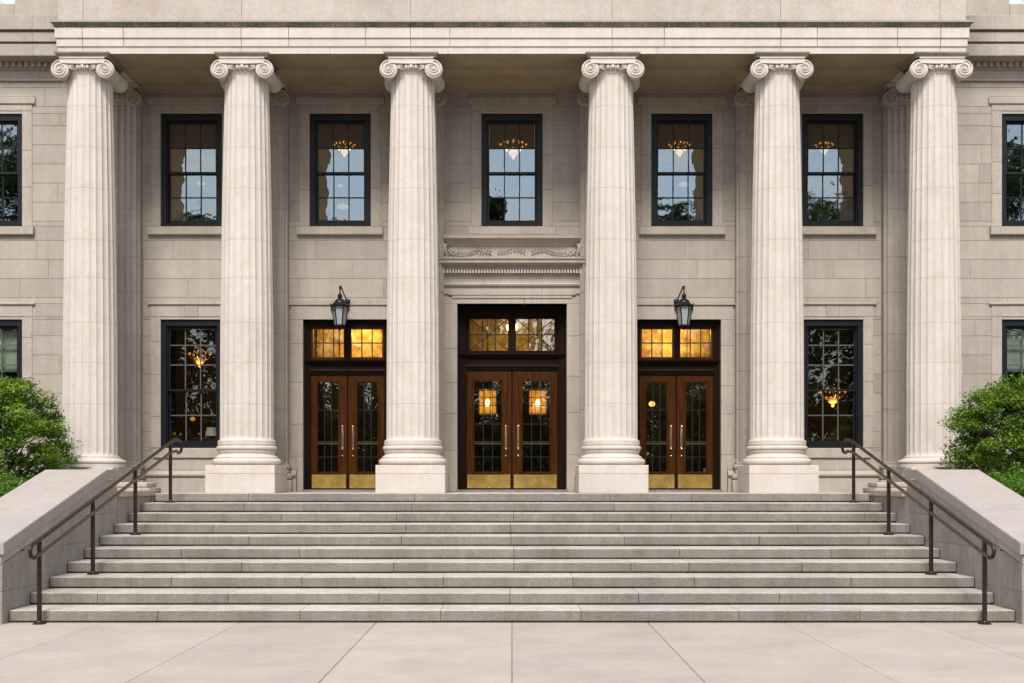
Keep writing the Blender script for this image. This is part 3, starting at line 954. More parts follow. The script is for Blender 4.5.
def volute_capital(b, ztop, rn, yf, yb, spacing=0.414, vr=0.168, both=True):
    """ionic capital centred on x = 0; front face at y = yf, back face at y = yb"""
    zc = ztop - 0.293
    ym = (yf+yb)/2
    # canalis band between the volutes
    for yy, sg in ((yf, 1), (yb, -1)) if both else ((yf, 1),):
        y_in = yy + sg*0.06
        nseg = 14; vv = []
        for i in range(nseg+1):
            t = i/nseg; x = -spacing + 2*spacing*t
            sag = 0.045*math.sin(PI*t)
            top, bot = ztop-0.078, zc+0.105 - sag*0.3
            for (dy, z) in ((0.05, top), (0.0, top), (0.0, top-0.022), (0.016, top-0.032), (0.016, bot+0.03), (0.0, bot+0.02), (0.0, bot), (0.05, bot)):
                vv.append((x, yy+sg*dy, z))
        ff = [(i*8+k, i*8+k+1, (i+1)*8+k+1, (i+1)*8+k) for i in range(nseg) for k in range(7)]
        b.add(vv, ff)
        for s in (-1, 1):
            cx = s*spacing
            # disc
            prof = [(1e-6, yy+sg*0.018), (vr-0.02, yy+sg*0.018), (vr-0.004, yy+sg*0.028), (vr-0.006, yy+sg*0.10), (1e-6, yy+sg*0.10)]
            seg = 32; m = len(prof); vv = []
            for k in range(seg):
                a = 2*PI*k/seg
                for r, y in prof: vv.append((cx+r*math.cos(a), y, zc+r*math.sin(a)))
            b.add(vv, [(k*m+i, ((k+1) % seg)*m+i, ((k+1) % seg)*m+i+1, k*m+i+1) for k in range(seg) for i in range(m-1)])
            # spiral ridge
            turns = 2.6; N = 90; pts = []; rs = []
            for i in range(N+1):
                t = i/N
                r = (vr-0.014)*math.exp(-1.55*t)
                a = PI/2 + s*(-1)*turns*2*PI*t     # starts at the top and winds outwards first
                pts.append((cx + r*math.cos(a), yy+sg*(0.014-0.006*t), zc + r*math.sin(a)))
                rs.append(0.0165*(1-0.55*t))
            b.tube(pts, rs, 7)
            b.ball((cx, yy+sg*0.01, zc), 0.034, 12, 6, sy=0.75)
        # egg and dart
        for i in range(7):
            a = (i-3)*0.27
            x = math.sin(a)*rn*0.80
            yy2 = ym - sg*(math.cos(a)*(rn+0.05)) if both else yy + sg*(rn*0.72 - math.cos(a)*rn*0.72) + sg*0.02
            b.ball((x, yy2, zc+0.048), 0.036, 10, 6, sz=1.45, sy=0.9)
            if i < 6:
                a2 = a+0.135
                x2 = math.sin(a2)*rn*0.80
                y2 = ym - sg*(math.cos(a2)*(rn+0.055)) if both else yy + sg*(rn*0.72 - math.cos(a2)*rn*0.72) + sg*0.02
                b.tube([(x2, y2, zc+0.075), (x2, y2-sg*0.008, zc-0.01)], [0.011, 0.005], 6)
        # palmette leaves in the corners
        for s in (-1, 1):
            for k in range(3):
                x0 = s*(spacing-vr+0.0)
                b.tube([(x0, yy+sg*0.015, zc+0.06-0.02*k), (x0-s*0.05, yy+sg*0.0, zc+0.055-0.03*k), (x0-s*0.10, yy+sg*0.015, zc+0.065-0.035*k)], [0.012, 0.011, 0.003], 6)
    # bolsters joining front and back volutes
    yA, yB = yf+0.09, (yb-0.09 if both else yb)
    for s in (-1, 1):
        N = 18; seg = 24; vv = []
        for i in range(N+1):
            t = i/N; y = yA+(yB-yA)*t
            w = abs(2*t-1) if both else 1-t
            r = vr*(0.70 + 0.27*w**1.6)
            if abs(t-0.5) < 0.09: r += 0.012
            for k in range(seg):
                a = 2*PI*k/seg
                vv.append((s*spacing + r*math.cos(a), y, zc + r*math.sin(a)))
        b.add(vv, [(i*seg+k, i*seg+(k+1) % seg, (i+1)*seg+(k+1) % seg, (i+1)*seg+k) for i in range(N) for k in range(seg)])
    # core
    b.box(-spacing+0.03, spacing-0.03, yf+0.075, yb-0.075 if both else yb, zc+0.06, ztop-0.078)

# column master (mesh origin at column foot on the portico floor)
def make_column(outer):
    zs = 2.57 if not outer else 2.275
    b = MB()
    dz = LAND
    rf = lambda z: shaft_r(z + dz)
    zneck = 9.335
    fluted(b, rf, zs+0.03-dz, zneck-dz, [j-dz for j in JN if j > zs+0.1])
    b.t = list(b.t)
    # apophyge and neck band
    b.lathe([(0.535, zs-0.03-dz), (0.535, zs-dz), (0.505, zs+0.012-dz), (0.494, zs+0.035-dz), (0.47, zs+0.05-dz)], seg=72)
    r = shaft_r(zneck)
    b.lathe([(r-0.03, zneck-0.012-dz), (r, zneck-0.002-dz), (r+0.002, zneck+0.03-dz), (r+0.02, zneck+0.045-dz), (r+0.026, zneck+0.06-dz), (r+0.02, zneck+0.075-dz), (r+0.004, zneck+0.085-dz),
             (r+0.02, zneck+0.095-dz), (r+0.045, zneck+0.12-dz), (r+0.03, zneck+0.15-dz), (r-0.03, zneck+0.19-dz)], seg=72)
    col = b.build('column', 'column', smooth=38)
    b = MB(); volute_capital(b, SOF-dz-0.0, 0.41, -0.49, 0.49)
    cp = b.build('capital', 'column', col, smooth=40)
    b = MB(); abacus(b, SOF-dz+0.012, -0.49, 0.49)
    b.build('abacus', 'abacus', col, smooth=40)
    b = MB()
    if outer:
        pr = [(0.3, 0.47), (0.635, 0.47), (0.64, 0.475), (0.64, 0.535)]; torus(pr, 0.615, 0.54, 0.615, 0.035); pr += [(0.60, 0.618), (0.56, 0.63), (0.55, 0.645), (0.5, 0.655)]
        b.lathe(pr, seg=72)
    else:
        pr = [(0.40, 0.5135)]
        torus(pr, 0.575, 0.5135, 0.64, 0.062, 10)
        pr += [(0.578, 0.648), (0.578, 0.664)]
        scotia(pr, 0.575, 0.666, 0.535, 0.76, 0.035, 7)
        pr += [(0.537, 0.762), (0.537, 0.785)]
        torus(pr, 0.515, 0.787, 0.878, 0.046, 10)
        pr += [(0.52, 0.882), (0.535, 0.89), (0.535, 0.945), (0.4, 0.945)]
        b.lathe(pr, seg=96)
    b.build('base', 'column', col, smooth=35)
    b = MB()
    if outer: b.cbox(-0.60, 0.60, -0.60, 0.60, 0.0, 0.472, 0.008)
    else:
        b.cbox(-0.635, 0.635, -0.635, 0.635, 0.0, 0.348, 0.008, tint=0.99)
        b.cbox(-0.635, 0.635, -0.635, 0.635, 0.352, 0.513, 0.008, tint=1.03)
    b.build('plinth', 'column', col)
    return col
cin, cout = make_column(False), make_column(True)
used = {False: False, True: False}
for x in COLS:
    outer = abs(x) > 7
    src = cout if outer else cin
    c = copy_tree(src) if used[outer] else src
    used[outer] = True
    c.parent = bld
    c.location = (x, AX - WALL, LAND)
    c.rotation_euler = (0, 0, 0)

# pilaster master
def make_pilaster():
    b = MB(); pw, pd = 0.50, 0.26
    z0, z1 = 2.19-LAND, 9.27-LAND
    # front outline with flutes, extruded in z, mesh local: y = 0 on the wall, front at -pd
    nfl = 7; pts = [(-pw, 0.05), (-pw, -pd+0.07), (-pw+0.012, -pd+0.06), (-pw+0.05, -pd+0.06), (-pw+0.055, -pd)]
    xin0, xin1 = -pw+0.055, pw-0.055
    step = (xin1-xin0-0.02)/nfl
    for k in range(nfl):
        xs0 = xin0+0.01+step*k
        pts.append((xs0+0.008, -pd))
        for j in range(1, 6):
            a = PI*j/6
            pts.append((xs0+step/2 - (step/2-0.012)*math.cos(a), -pd + 0.03*math.sin(a)))
        pts.append((xs0+step-0.008, -pd))
    pts += [(pw-0.055, -pd), (pw-0.05, -pd+0.06), (pw-0.012, -pd+0.06), (pw, -pd+0.07), (pw, 0.05)]
    zz = [z0] + [j-LAND for j in sorted(JN) if j < 9.1] + [z1]
    for a, c in zip(zz[:-1], zz[1:]):
        n = len(pts)
        v = [(x, y, a+0.003) for x, y in pts] + [(x, y, c-0.003) for x, y in pts]
        f = [(i, i+1, n+i+1, n+i) for i in range(n-1)] + [tuple(range(n, 2*n)), tuple(range(n))[::-1]]
        b.add(v, f, random.uniform(0.95, 1.04))
    b.box(-pw+0.07, pw-0.07, -pd+0.045, 0.04, z0, z1, 0.75)
    # neck moulding
    b.cbox(-pw+0.02, pw-0.02, -pd-0.01, 0.04, z1, z1+0.06, 0.015)
    b.cbox(-pw+0.01, pw-0.01, -pd-0.05, 0.04, z1+0.06, z1+0.22, 0.03)
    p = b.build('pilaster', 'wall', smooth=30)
    b = MB(); volute_capital(b, SOF-LAND, 0.40, -pd-0.09, 0.02, spacing=0.40, vr=0.165, both=False)
    abacus(b, SOF-LAND-0.002, -pd-0.09, 0.3)
    b.build('capital', 'wall', p, smooth=40)
    b = MB()
    b.cbox(-0.60, 0.60, -pd-0.10, 0.04, 0.0, 0.24, 0.01)
    b.cbox(-0.60, 0.60, -pd-0.10, 0.04, 0.243, 0.37, 0.05, seg=4)
    b.cbox(-0.535, 0.535, -pd-0.035, 0.04, 0.37, 0.45, 0.012)
    b.cbox(-0.56, 0.56, -pd-0.06, 0.04, 0.45, 0.55, 0.045, seg=4)
    b.cbox(-0.52, 0.52, -pd-0.02, 0.04, 0.55, 0.60, 0.01)
    b.build('base', 'wall', p, smooth=35)
    return p
pil = make_pilaster()
for i, x in enumerate(COLS):
    p = pil if i == 0 else copy_tree(pil)
    p.parent = bld; p.location = (x, 0, LAND)

# ---------------- portico ceiling and entablature
PX = 8.35; YF = 23.91; YBK = 24.72
def rim_slabs(b, prof, joints, tint=None):
    """front face of an entablature band cut at the joints; prof (out, z) open, top of the band last"""
    xs = [-PX] + joints + [PX]
    for a, c in zip(xs[:-1], xs[1:]):
        t = random.uniform(0.98, 1.02)
        la, lc = a == -PX, c == PX
        n = len(prof); v = []
        g = 0.005
        for o, z in prof: v.append((a-o if la else a+g, YF-o, z))
        for o, z in prof: v.append((c+o if lc else c-g, YF-o, z))
        b.add(v, [(i, n+i, n+i+1, i+1) for i in range(n-1)], t)
        if not la:
            b.add([(a+g, YF-prof[i][0], prof[i][1]) for i in range(n)] + [(a+g, YF+0.02, prof[-1][1]), (a+g, YF+0.02, prof[0][1])], [tuple(range(n+2))], 0.5)
    # returns
    for s in (-1, 1):
        n = len(prof)
        v = [(s*(PX+o), YF-o, z) for o, z in prof] + [(s*(PX+o), WALL, z) for o, z in prof]
        b.add(v, [(i, n+i, n+i+1, i+1) for i in range(n-1)])
jp = [(p-512)/54.37 for p in (83, 241.5, 410.7, 612, 780.6, 940)]
jp2 = sorted(jp + [(124-512)/54.37, (289-512)/54.37, (366-512)/54.37, (450-512)/54.37, (664-512)/54.37, (817-512)/54.37, (897-512)/54.37])
jp3 = sorted(jp + [(448-512)/54.37, (657-512)/54.37, (330-512)/54.37, (900-512)/54.37])
b = MB()
rim_slabs(b, [(0.0, SOF), (0.0, 9.808)], jp3)
rim_slabs(b, [(0.0, 9.808), (0.022, 9.812), (0.022, 9.958)], jp2)
rim_slabs(b, [(0.022, 9.958), (0.046, 9.962), (0.046, 10.145)], jp2)
# underside, back and core
b.box(-PX+0.002, PX-0.002, YF+0.012, YBK, SOF+0.02, 10.2, 0.6)
for s in (-1, 1):
    xa, xb = sorted((s*(PX-0.002), s*(PX-0.9)))
    b.box(xa, xb, YBK+0.001, WALL, SOF+0.0015, 10.2, 0.9)
ent = part(b, 'architrave', 'column')
b = MB()
b.rim([(0.046, 10.146), (0.052, 10.15), (0.055, 10.165), (0.065, 10.17), (0.07, 10.182), (0.09, 10.21), (0.10, 10.22), (0.105, 10.226)], -PX, PX, YF, WALL)
# little carved leaves along the moulding
k = -PX
while k < PX:
    b.tube([(k, YF-0.062, 10.165), (k, YF-0.085, 10.20), (k, YF-0.10, 10.218)], [0.011, 0.013, 0.008], 5, tint=random.uniform(0.8, 1.4))
    k += 0.085
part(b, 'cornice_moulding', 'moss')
b = MB()
b.rim([(0.105, 10.2265), (0.11, 10.23), (0.11, 10.262), (0.01, 10.30)], -PX, PX, YF, WALL)
part(b, 'cornice_ledge', 'coping')
b = MB()
rim_slabs(b, [(0.0, 10.29), (0.0, 11.9)], jp)
b.box(-PX+0.01, PX-0.01, YF+0.01, WALL+2, 10.24, 11.9, 0.6)
part(b, 'frieze', 'frieze')
b = MB()
b.rim([(0.0, 11.9), (0.10, 11.95), (0.35, 12.0), (0.40, 12.2), (0.5, 12.3), (0.5, 12.36), (-0.2, 12.4)], -PX, PX, YF, WALL+2)
b.box(-PX+0.1, PX-0.1, YF+0.1, WALL+2, 12.3, 12.42)
part(b, 'upper_cornice', 'trim')
# ceiling: recessed panel with a stepped border and a crown on the wall side
b = MB()
xin = PX-0.905
b.box(-PX+0.06, PX-0.06, YF+0.05, YBK-0.001, SOF+0.004, SOF+0.03)
b.box(-xin, xin, YBK+0.3, 25.0, SOF+0.055, 10.1, 0.95)
b.extrude_x([(YBK+0.002, 10.1), (YBK+0.002, SOF+0.0), (YBK+0.05, SOF+0.0), (YBK+0.09, SOF+0.03), (YBK+0.14, SOF+0.035), (YBK+0.18, SOF+0.054), (YBK+0.31, SOF+0.054), (YBK+0.31, 10.1)], -xin, xin, 1.0)
b.extrude_x([(24.99, 10.1), (24.99, SOF+0.054), (25.06, SOF+0.053), (25.12, SOF+0.02), (25.17, SOF+0.03), (25.22, SOF+0.01), (25.26, SOF+0.009), (WALL-0.10, SOF+0.008), (WALL-0.07, SOF-0.01), (WALL-0.03, SOF-0.02), (WALL+0.0, SOF-0.025), (WALL+0.0, 10.1)], -xin, xin, 1.05)
part(b, 'portico_ceiling', 'ceiling', smooth=30)

# ---------------- wing cornices (left and right of the portico)
def wing(s):
    x0, x1 = sorted((s*(PX+0.05), s*15.3))
    Wf = lambda o: WALL - o
    b = MB()
    prof = [(0, 9.82), (0.05, 9.822), (0.06, 9.86), (0.02, 9.868), (0.02, 10.03), (0.06, 10.035), (0.06, 10.06), (0.09, 10.065), (0.09, 10.17), (0.15, 10.175), (0.17, 10.195), (0.40, 10.197), (0.42, 10.205),
            (0.42, 10.43), (0.35, 10.435), (0.35, 10.47), (0.44, 10.475), (0.44, 10.66), (0.38, 10.665), (0.38, 10.695), (0.49, 10.70), (0.49, 10.745), (0.43, 10.76), (0.43, 10.99), (0.41, 11.0), (-0.75, 11.36), (-0.75, 9.82)]
    xs = [x0]
    while x1 - xs[-1] > 2.0: xs.append(xs[-1] + random.uniform(1.0, 1.5))
    xs.append(x1)
    for a, c in zip(xs[:-1], xs[1:]):
        b.extrude_x([(Wf(o), z) for o, z in prof], a+0.002, c-0.002, random.uniform(0.95, 1.04))
    o = part(b, 'wing_cornice', 'trim')
    b = MB(); comb(b, x0+0.06, x1-0.06, 53, 0.6, Wf(0.15), Wf(0.092), 10.075, 10.168)
    sub(b, 'dentils', 'trim', o)
    b = MB()
    for (xa, xb, zt) in ((PX-0.2, 9.15, 13.2), (9.155, 10.47, 13.2), (10.475, 15.2, 11.86)):
        a, c = sorted((s*xa, s*xb))
        b.cbox(a, c, 27.3, 30, 11.0, 11.62, 0.01, tint=random.uniform(0.97, 1.03), seg=1)
        b.cbox(a, c, 27.34, 30, 11.625, zt, 0.01, tint=random.uniform(0.97, 1.03), seg=1)
    part(b, 'attic', 'trim')
wing(-1); wing(1)

# ------------------------------------------------------------------ cheek walls beside the stair
XI, XO = 6.47, 7.45
def cheek(s, label):
    t = thing('cheek_wall', label, 'wall', (s*(XI+XO)/2, 16.52, 0), 'sloping walls flanking the stair')
    def prism(prof, xa, xb, tint=1.0):
        bb = MB(); a, c = sorted((s*xa, s*xb))
        bm = bmesh.new()
        v0 = [bm.verts.new((a, y, z)) for y, z in prof]; v1 = [bm.verts.new((c, y, z)) for y, z in prof]
        n = len(prof)
        bm.faces.new(v0); bm.faces.new(v1[::-1])
        for i in range(n): bm.faces.new((v0[i], v1[i], v1[(i+1) % n], v0[(i+1) % n]))
        bmesh.ops.bevel(bm, geom=bm.edges[:], offset=0.008, segments=2, affect='EDGES')
        bm.verts.index_update()
        bb.add([v.co[:] for v in bm.verts], [[v.index for v in f.verts] for f in bm.faces], tint)
        bm.free(); return bb
    y0, y1, y2 = 16.52, 20.75, 21.42
    z0, z1 = 1.04, 2.006
    sl = (z1-z0)/(y1-y0); th = 0.155
    ymid = 18.25; zmid = z0+sl*(ymid-y0)
    b = prism([(y0, z0), (ymid-0.003, zmid), (ymid-0.003, zmid-th), (y0, z0-th)], XI-0.012, XO)
    b2 = prism([(ymid+0.003, zmid), (y1, z1), (y2, z1), (y2, z1-th*0.95), (y1+0.02, z1-th*0.95), (ymid+0.003, zmid-th)], XI-0.012, XO, 1.02)
    b.add(b2.v, b2.f, 1.02)
    rel(b.build('coping', 'coping'), t)
    # narrower ledge band, then the granite wall
    b = prism([(y0+0.03, z0-th-0.003), (y1+0.02, z1-th-0.003), (y2-0.03, z1-th-0.003), (y2-0.03, z1-th-0.14), (y1+0.05, z1-th-0.14), (y0+0.03, z0-th-0.13)], XI+0.035, XO-0.02, 1.05)
    rel(b.build('coping_band', 'trim'), t)
    b = MB()
    # coursed granite body
    zz = [-0.1, 0.42, 0.90, 1.30, 1.72]
    for j in range(len(zz)-1):
        lo, hi = zz[j], zz[j+1]
        ya = y0+0.03
        zt = lambda y: min(z0-th-0.13+sl*(y-y0-0.03), z1-th-0.14)
        yst = ya
        while zt(yst) < lo + 0.02 and yst < y2: yst += 0.02
        y = yst
        while y < y2-0.05:
            e = min(y + random.uniform(1.1, 1.6), y2-0.03)
            if y2-0.03-e < 0.5: e = y2-0.03
            pr = [(y+0.002, lo+0.002), (e-0.002, lo+0.002)]
            te, ts = min(hi, zt(e)), min(hi, zt(y))
            pr += [(e-0.002, te-0.002)]
            if zt(y) < hi < zt(e): pr += [(y + (hi-zt(y))/sl, hi-0.002)]
            elif zt(e) >= z1-th-0.14 and zt(y) < zt(e) and te < hi: pr += [(y1+0.05, te-0.002)]
            pr += [(y+0.002, max(ts-0.002, lo+0.004))]
            a, c = sorted((s*(XI+0.022), s*(XO-0.04)))
            b.extrude_x(pr, a, c, random.uniform(0.92, 1.05))
            y = e
    rel(b.build('wall_body', 'cheek'), t)
    # low block joining the portico floor
    a, c = sorted((s*(XI+0.01), s*(XO+0.3)))
    b = MB()
    b.box(a, c, y2-0.028, 23.29, -0.1, 1.56, 0.98)
    a2, c2 = sorted((s*(XI-0.05), s*(XO+0.3)))
    rel(b.build('end_block', 'cheek'), t)
    b = MB()
    b.cbox(a2, c2, y2-0.026, 23.36, 1.562, 1.66, 0.012)
    rel(b.build('end_block_cap', 'trim'), t)
    return t
cheek(-1, 'pale sloping stone wall beside the stair, on the left below the shrub')
cheek(1, 'pale sloping stone wall beside the stair, on the right below the shrub')
# stepped pedestal moulding under the outer pilasters, inside the portico
for s in (-1, 1):
    b = MB()
    a, c = sorted((s*6.53, s*7.3))
    b.cbox(a, c, 23.42, 24.2, LAND-0.002, 1.70, 0.012)
    a, c = sorted((s*6.60, s*7.3))
    b.cbox(a, c, 23.50, 24.15, 1.703, 1.80, 0.025, seg=3)
    part(b, 'pedestal_step', 'trim', smooth=35)

# ------------------------------------------------------------------ handrails
def handrail(s, label):
    X = s*6.035
    t = thing('handrail', label, 'handrail', (X, 16.62, 0), 'bronze handrails on the stair')
    posts = [(16.60, 0.0), (18.72, 3*R), (20.83, 6*R), (22.97, 9*R)]
    zr = lambda y: 1.075 + (y-16.6)*0.2245          # top rail
    zl = lambda y: zr(y) - 0.175
    for y, z in posts:
        b = MB()
        b.tube([(X, y, z), (X, y, zr(y)-0.02)], 0.031, 14)
        rel(b.build('post', 'bronze', smooth=40), t)
        b = MB(); b.lathe([(0.085, z+0.001), (0.085, z+0.012), (0.07, z+0.018), (0.04, z+0.022), (0.036, z+0.04), (0.03, z+0.045)], X, y, 20)
        rel(b.build('base_plate', 'bronze', smooth=40), t)
    ya, yb = 16.42, 23.25
    pts = []
    # front loop
    for i in range(9):
        a = PI/2 + PI*i/8
        pts.append((X, ya + math.cos(a)*0.12 - 0.02, (zr(ya)+zl(ya))/2 + math.sin(a)*(zr(ya)-zl(ya))/2))
    pts = pts[::-1]
    top = [(X, y, zr(y)) for y in (16.8, 18, 19.5, 21, 22.5, 23.0)]
    b = MB(); b.tube(pts + top + [(X, 23.25, zr(23.0)+0.045), (X, 23.5, zr(23.0)+0.055), (X, 23.68, zr(23.0)+0.02), (X, 23.76, zr(23.0)-0.07), (X, 23.70, zr(23.0)-0.155), (X, 23.52, zr(23.0)-0.185), (X, 23.35, zr(23.0)-0.15)], 0.0265, 12)
    rel(b.build('top_rail', 'bronze', smooth=50), t)
    b = MB(); b.tube([(X-s*0.012, ya-0.02, zl(ya)), (X-s*0.012, 18, zl(18)), (X-s*0.012, 20, zl(20)), (X-s*0.012, 22, zl(22)), (X-s*0.012, 23.0, zl(23)), (X-s*0.012, 23.38, zr(23)-0.155)], 0.0265, 12)
    rel(b.build('lower_rail', 'bronze_worn', smooth=50), t)
handrail(-1, 'brown bronze double pipe handrail on the left side of the stair')
handrail(1, 'brown bronze double pipe handrail on the right side of the stair')

# ------------------------------------------------------------------ lanterns
def lantern(X, s, label):
    # s = side on which the wall bracket sits
    y = WALL-0.40; sc = 1300/y
    Z = lambda py: EYE + (480-py)/sc
    t = thing('wall_lantern', label, 'lantern', (X, y, Z(330)), 'lanterns over the side doors')
    n = 6
    def hexring(r, z, rot=0): return [(X+r*math.cos(2*PI*k/n+rot), y+r*math.sin(2*PI*k/n+rot), z) for k in range(n)]
    zt, zb = Z(306.5), Z(325.5)
    rt, rb = 0.162, 0.105
    b = MB()
    T_, B_ = hexring(rt, zt), hexring(rb, zb)
    for k in range(n):
        b.tube([T_[k], B_[k]], 0.012, 6)
        b.tube([T_[k], T_[(k+1) % n]], 0.014, 6); b.tube([B_[k], B_[(k+1) % n]], 0.014, 6)
        p = T_[k]
        b.ball((X+(p[0]-X)*1.13, y+(p[1]-y)*1.13, zt+0.035), 0.020, 8, 6, sz=1.4)
        b.tube([(X+(p[0]-X)*1.08, y+(p[1]-y)*1.08, zt+0.02), (X+(p[0]-X)*1.10, y+(p[1]-y)*1.10, zt-0.06), (X+(p[0]-X)*1.0, y+(p[1]-y)*1.0, zt-0.13)], [0.010, 0.010, 0.005], 5)
    rel(b.build('cage', 'iron'), t)
    b = MB()
    v = hexring(rt-0.004, zt) + hexring(rb-0.004, zb)
    b.add(v, [(k, (k+1) % n, n+(k+1) % n, n+k) for k in range(n)] + [tuple(range(n, 2*n))])
    rel(b.build('glass', 'frost'), t)
    b = MB()
    b.lathe([(0.19, zt+0.0), (0.195, zt+0.012), (0.18, zt+0.03), (0.13, zt+0.055), (0.115, zt+0.085), (0.10, zt+0.115), (0.06, zt+0.15), (0.03, zt+0.165), (0.045, zt+0.19), (0.05, zt+0.215), (0.035, zt+0.24), (0.02, zt+0.25), (0.02, zt+0.27), (0.001, zt+0.28)], X, y, 24)
    rel(b.build('roof', 'iron', smooth=40), t)
    b = MB()
    b.lathe([(0.001, zb-0.10), (0.018, zb-0.09), (0.02, zb-0.07), (0.012, zb-0.055), (0.04, zb-0.04), (0.085, zb-0.02), (0.10, zb-0.004), (0.10, zb)], X, y, 20)
    rel(b.build('finial', 'iron', smooth=40), t)
    b = MB()
    zk = Z(286.5)
    bx = X + s*0.11
    b.tube([(X, y, zt+0.26), (X, y, zk-0.08), (X, y, zk-0.01), (X+s*0.012, y+0.04, zk), (X+s*0.03, y+0.12, zk-0.05), (X+s*0.055, y+0.2, zk-0.13), (bx-s*0.02, y+0.29, Z(297)), (bx, y+0.36, Z(299.5))], [0.013, 0.013, 0.02, 0.018, 0.013, 0.013, 0.013, 0.013], 8)
    b.ball((X, y, zk), 0.022, 8, 6)
    b.tube([(bx, y+0.37, Z(301.5)), (bx+s*0.03, y+0.3, Z(303.2)), (bx, y+0.22, Z(301.3)), (bx-s*0.03, y+0.16, Z(298.8))], [0.012, 0.012, 0.010, 0.008], 7)
    rel(b.build('bracket_arm', 'iron', smooth=50), t)
    b = MB()
    b.cbox(bx-0.05, bx+0.05, WALL-0.065, WALL-0.0, Z(302.5), Z(296.5), 0.015)
    b.ball((bx, WALL-0.06, Z(299.5)), 0.04, 10, 8)
    rel(b.build('wall_plate', 'iron', smooth=40), t)
lantern(-3.392, 1, 'black iron lantern with frosted glass hanging over the left side door')
lantern(3.39, -1, 'black iron lantern with frosted glass hanging over the right side door')

# ------------------------------------------------------------------ interior lamps
def chandelier(loc, scale, label, mat='lit'):
    t = thing('chandelier', label, 'chandelier', loc, 'lit chandeliers behind the windows')
    x, y, z = loc
    b = MB(); b.tube([(x, y, z), (x, y, z+0.9*scale)], 0.012, 6)
    for k in range(8):
        a = 2*PI*k/8
        dx, dy = math.cos(a), math.sin(a)
        b.tube([(x, y, z-0.1*scale), (x+dx*0.2*scale, y+dy*0.2*scale, z-0.18*scale), (x+dx*0.4*scale, y+dy*0.4*scale, z-0.05*scale), (x+dx*0.42*scale, y+dy*0.42*scale, z+0.04*scale)], 0.010, 5)
    b.ball((x, y, z-0.12*scale), 0.07*scale, 10, 8)
    rel(b.build('frame', 'gilt', smooth=40), t)
    b = MB()
    for k in range(8):
        a = 2*PI*k/8
        b.ball((x+math.cos(a)*0.42*scale, y+math.sin(a)*0.42*scale, z+0.065*scale), 0.030*scale, 8, 6, sz=1.3)
    for k in range(12):
        a = 2*PI*k/12
        b.ball((x+math.cos(a)*0.22*scale, y+math.sin(a)*0.22*scale, z+(0.15 if k % 2 else -0.12)*scale), 0.021*scale, 8, 6, sz=1.6)
    rel(b.build('bulbs', mat, smooth=60), t)
    b = MB(); b.ball((x, y, z-0.22*scale), 0.16*scale, 16, 10, sz=0.75)
    b.ball((x, y, z-0.38*scale), 0.06*scale, 12, 8)
    rel(b.build('glass_bowl', 'lit_bowl' if mat == 'lit_gold' else mat, smooth=60), t)
ch = [(-3.62, 1.0, 'lit gold chandelier behind the upper window above the left side door'),
      (0.03, 1.25, 'lit gold chandelier behind the upper window above the central doorway'),
      (3.62, 1.0, 'lit gold chandelier behind the upper window above the right side door'),
      (6.75, 0.85, 'lit gold chandelier behind the upper window between the two right columns')]
for x, sc_, lb in ch: chandelier((x, 28.1, 9.05), sc_*0.52, lb, 'lit_gold')
chandelier((-7.3, 30.4, 4.75), 0.62, 'dim gold chandelier behind the lower window between the two left columns', 'lit_soft')
chandelier((7.5, 30.4, 3.86), 0.72, 'low gold chandelier behind the lower window between the two right columns', 'lit_soft')

def chandelier_light(x, y, z, e, t):
    L = bpy.data.lights.new('lamp_light', 'POINT'); L.energy = e; L.color = (1.0, 0.62, 0.28); L.shadow_soft_size = 0.2
    o = bpy.data.objects.new('lamp_light', L); C.objects.link(o); o.location = (x, y, z); rel(o, t)
for o in [q for q in bpy.data.objects if q.name.startswith('chandelier') and q.location.z < 6]:
    chandelier_light(o.location.x, o.location.y-0.2, o.location.z-0.45, 16, o)
def cloud_glow(X, z, r, label):  # added glowing bowls that imitate cloud reflections in the panes
    t = thing('cloud_glint', label, 'lamp', (X, 29.2, z), 'glows added as cloud reflections in the upper windows')
    b = MB(); b.ball((X, 29.2, z), r, 14, 8, sz=0.45)
    rel(b.build('shade', 'lit_dim', smooth=60), t)  # glowing bowl added as the cloud reflection, no lamp shade
    b = MB(); b.tube([(X, 29.2, z+r*0.3), (X, 29.2, 9.55)], 0.006, 5)
    rel(b.build('rod', 'gilt'), t)
cloud_glow(-3.86, 8.45, 0.075, 'small pale glow, added as a cloud reflection, under the chandelier behind the second upper window from the left')
cloud_glow(-3.80, 7.98, 0.13, 'wide pale glow, added as a cloud reflection, low behind the second upper window from the left')
cloud_glow(3.86, 8.48, 0.12, 'small pale glow, added as a cloud reflection, under the chandelier behind the upper window right of the centre')
cloud_glow(-6.98, 8.50, 0.10, 'small pale glow, added as a cloud reflection, behind the upper window between the two left columns')
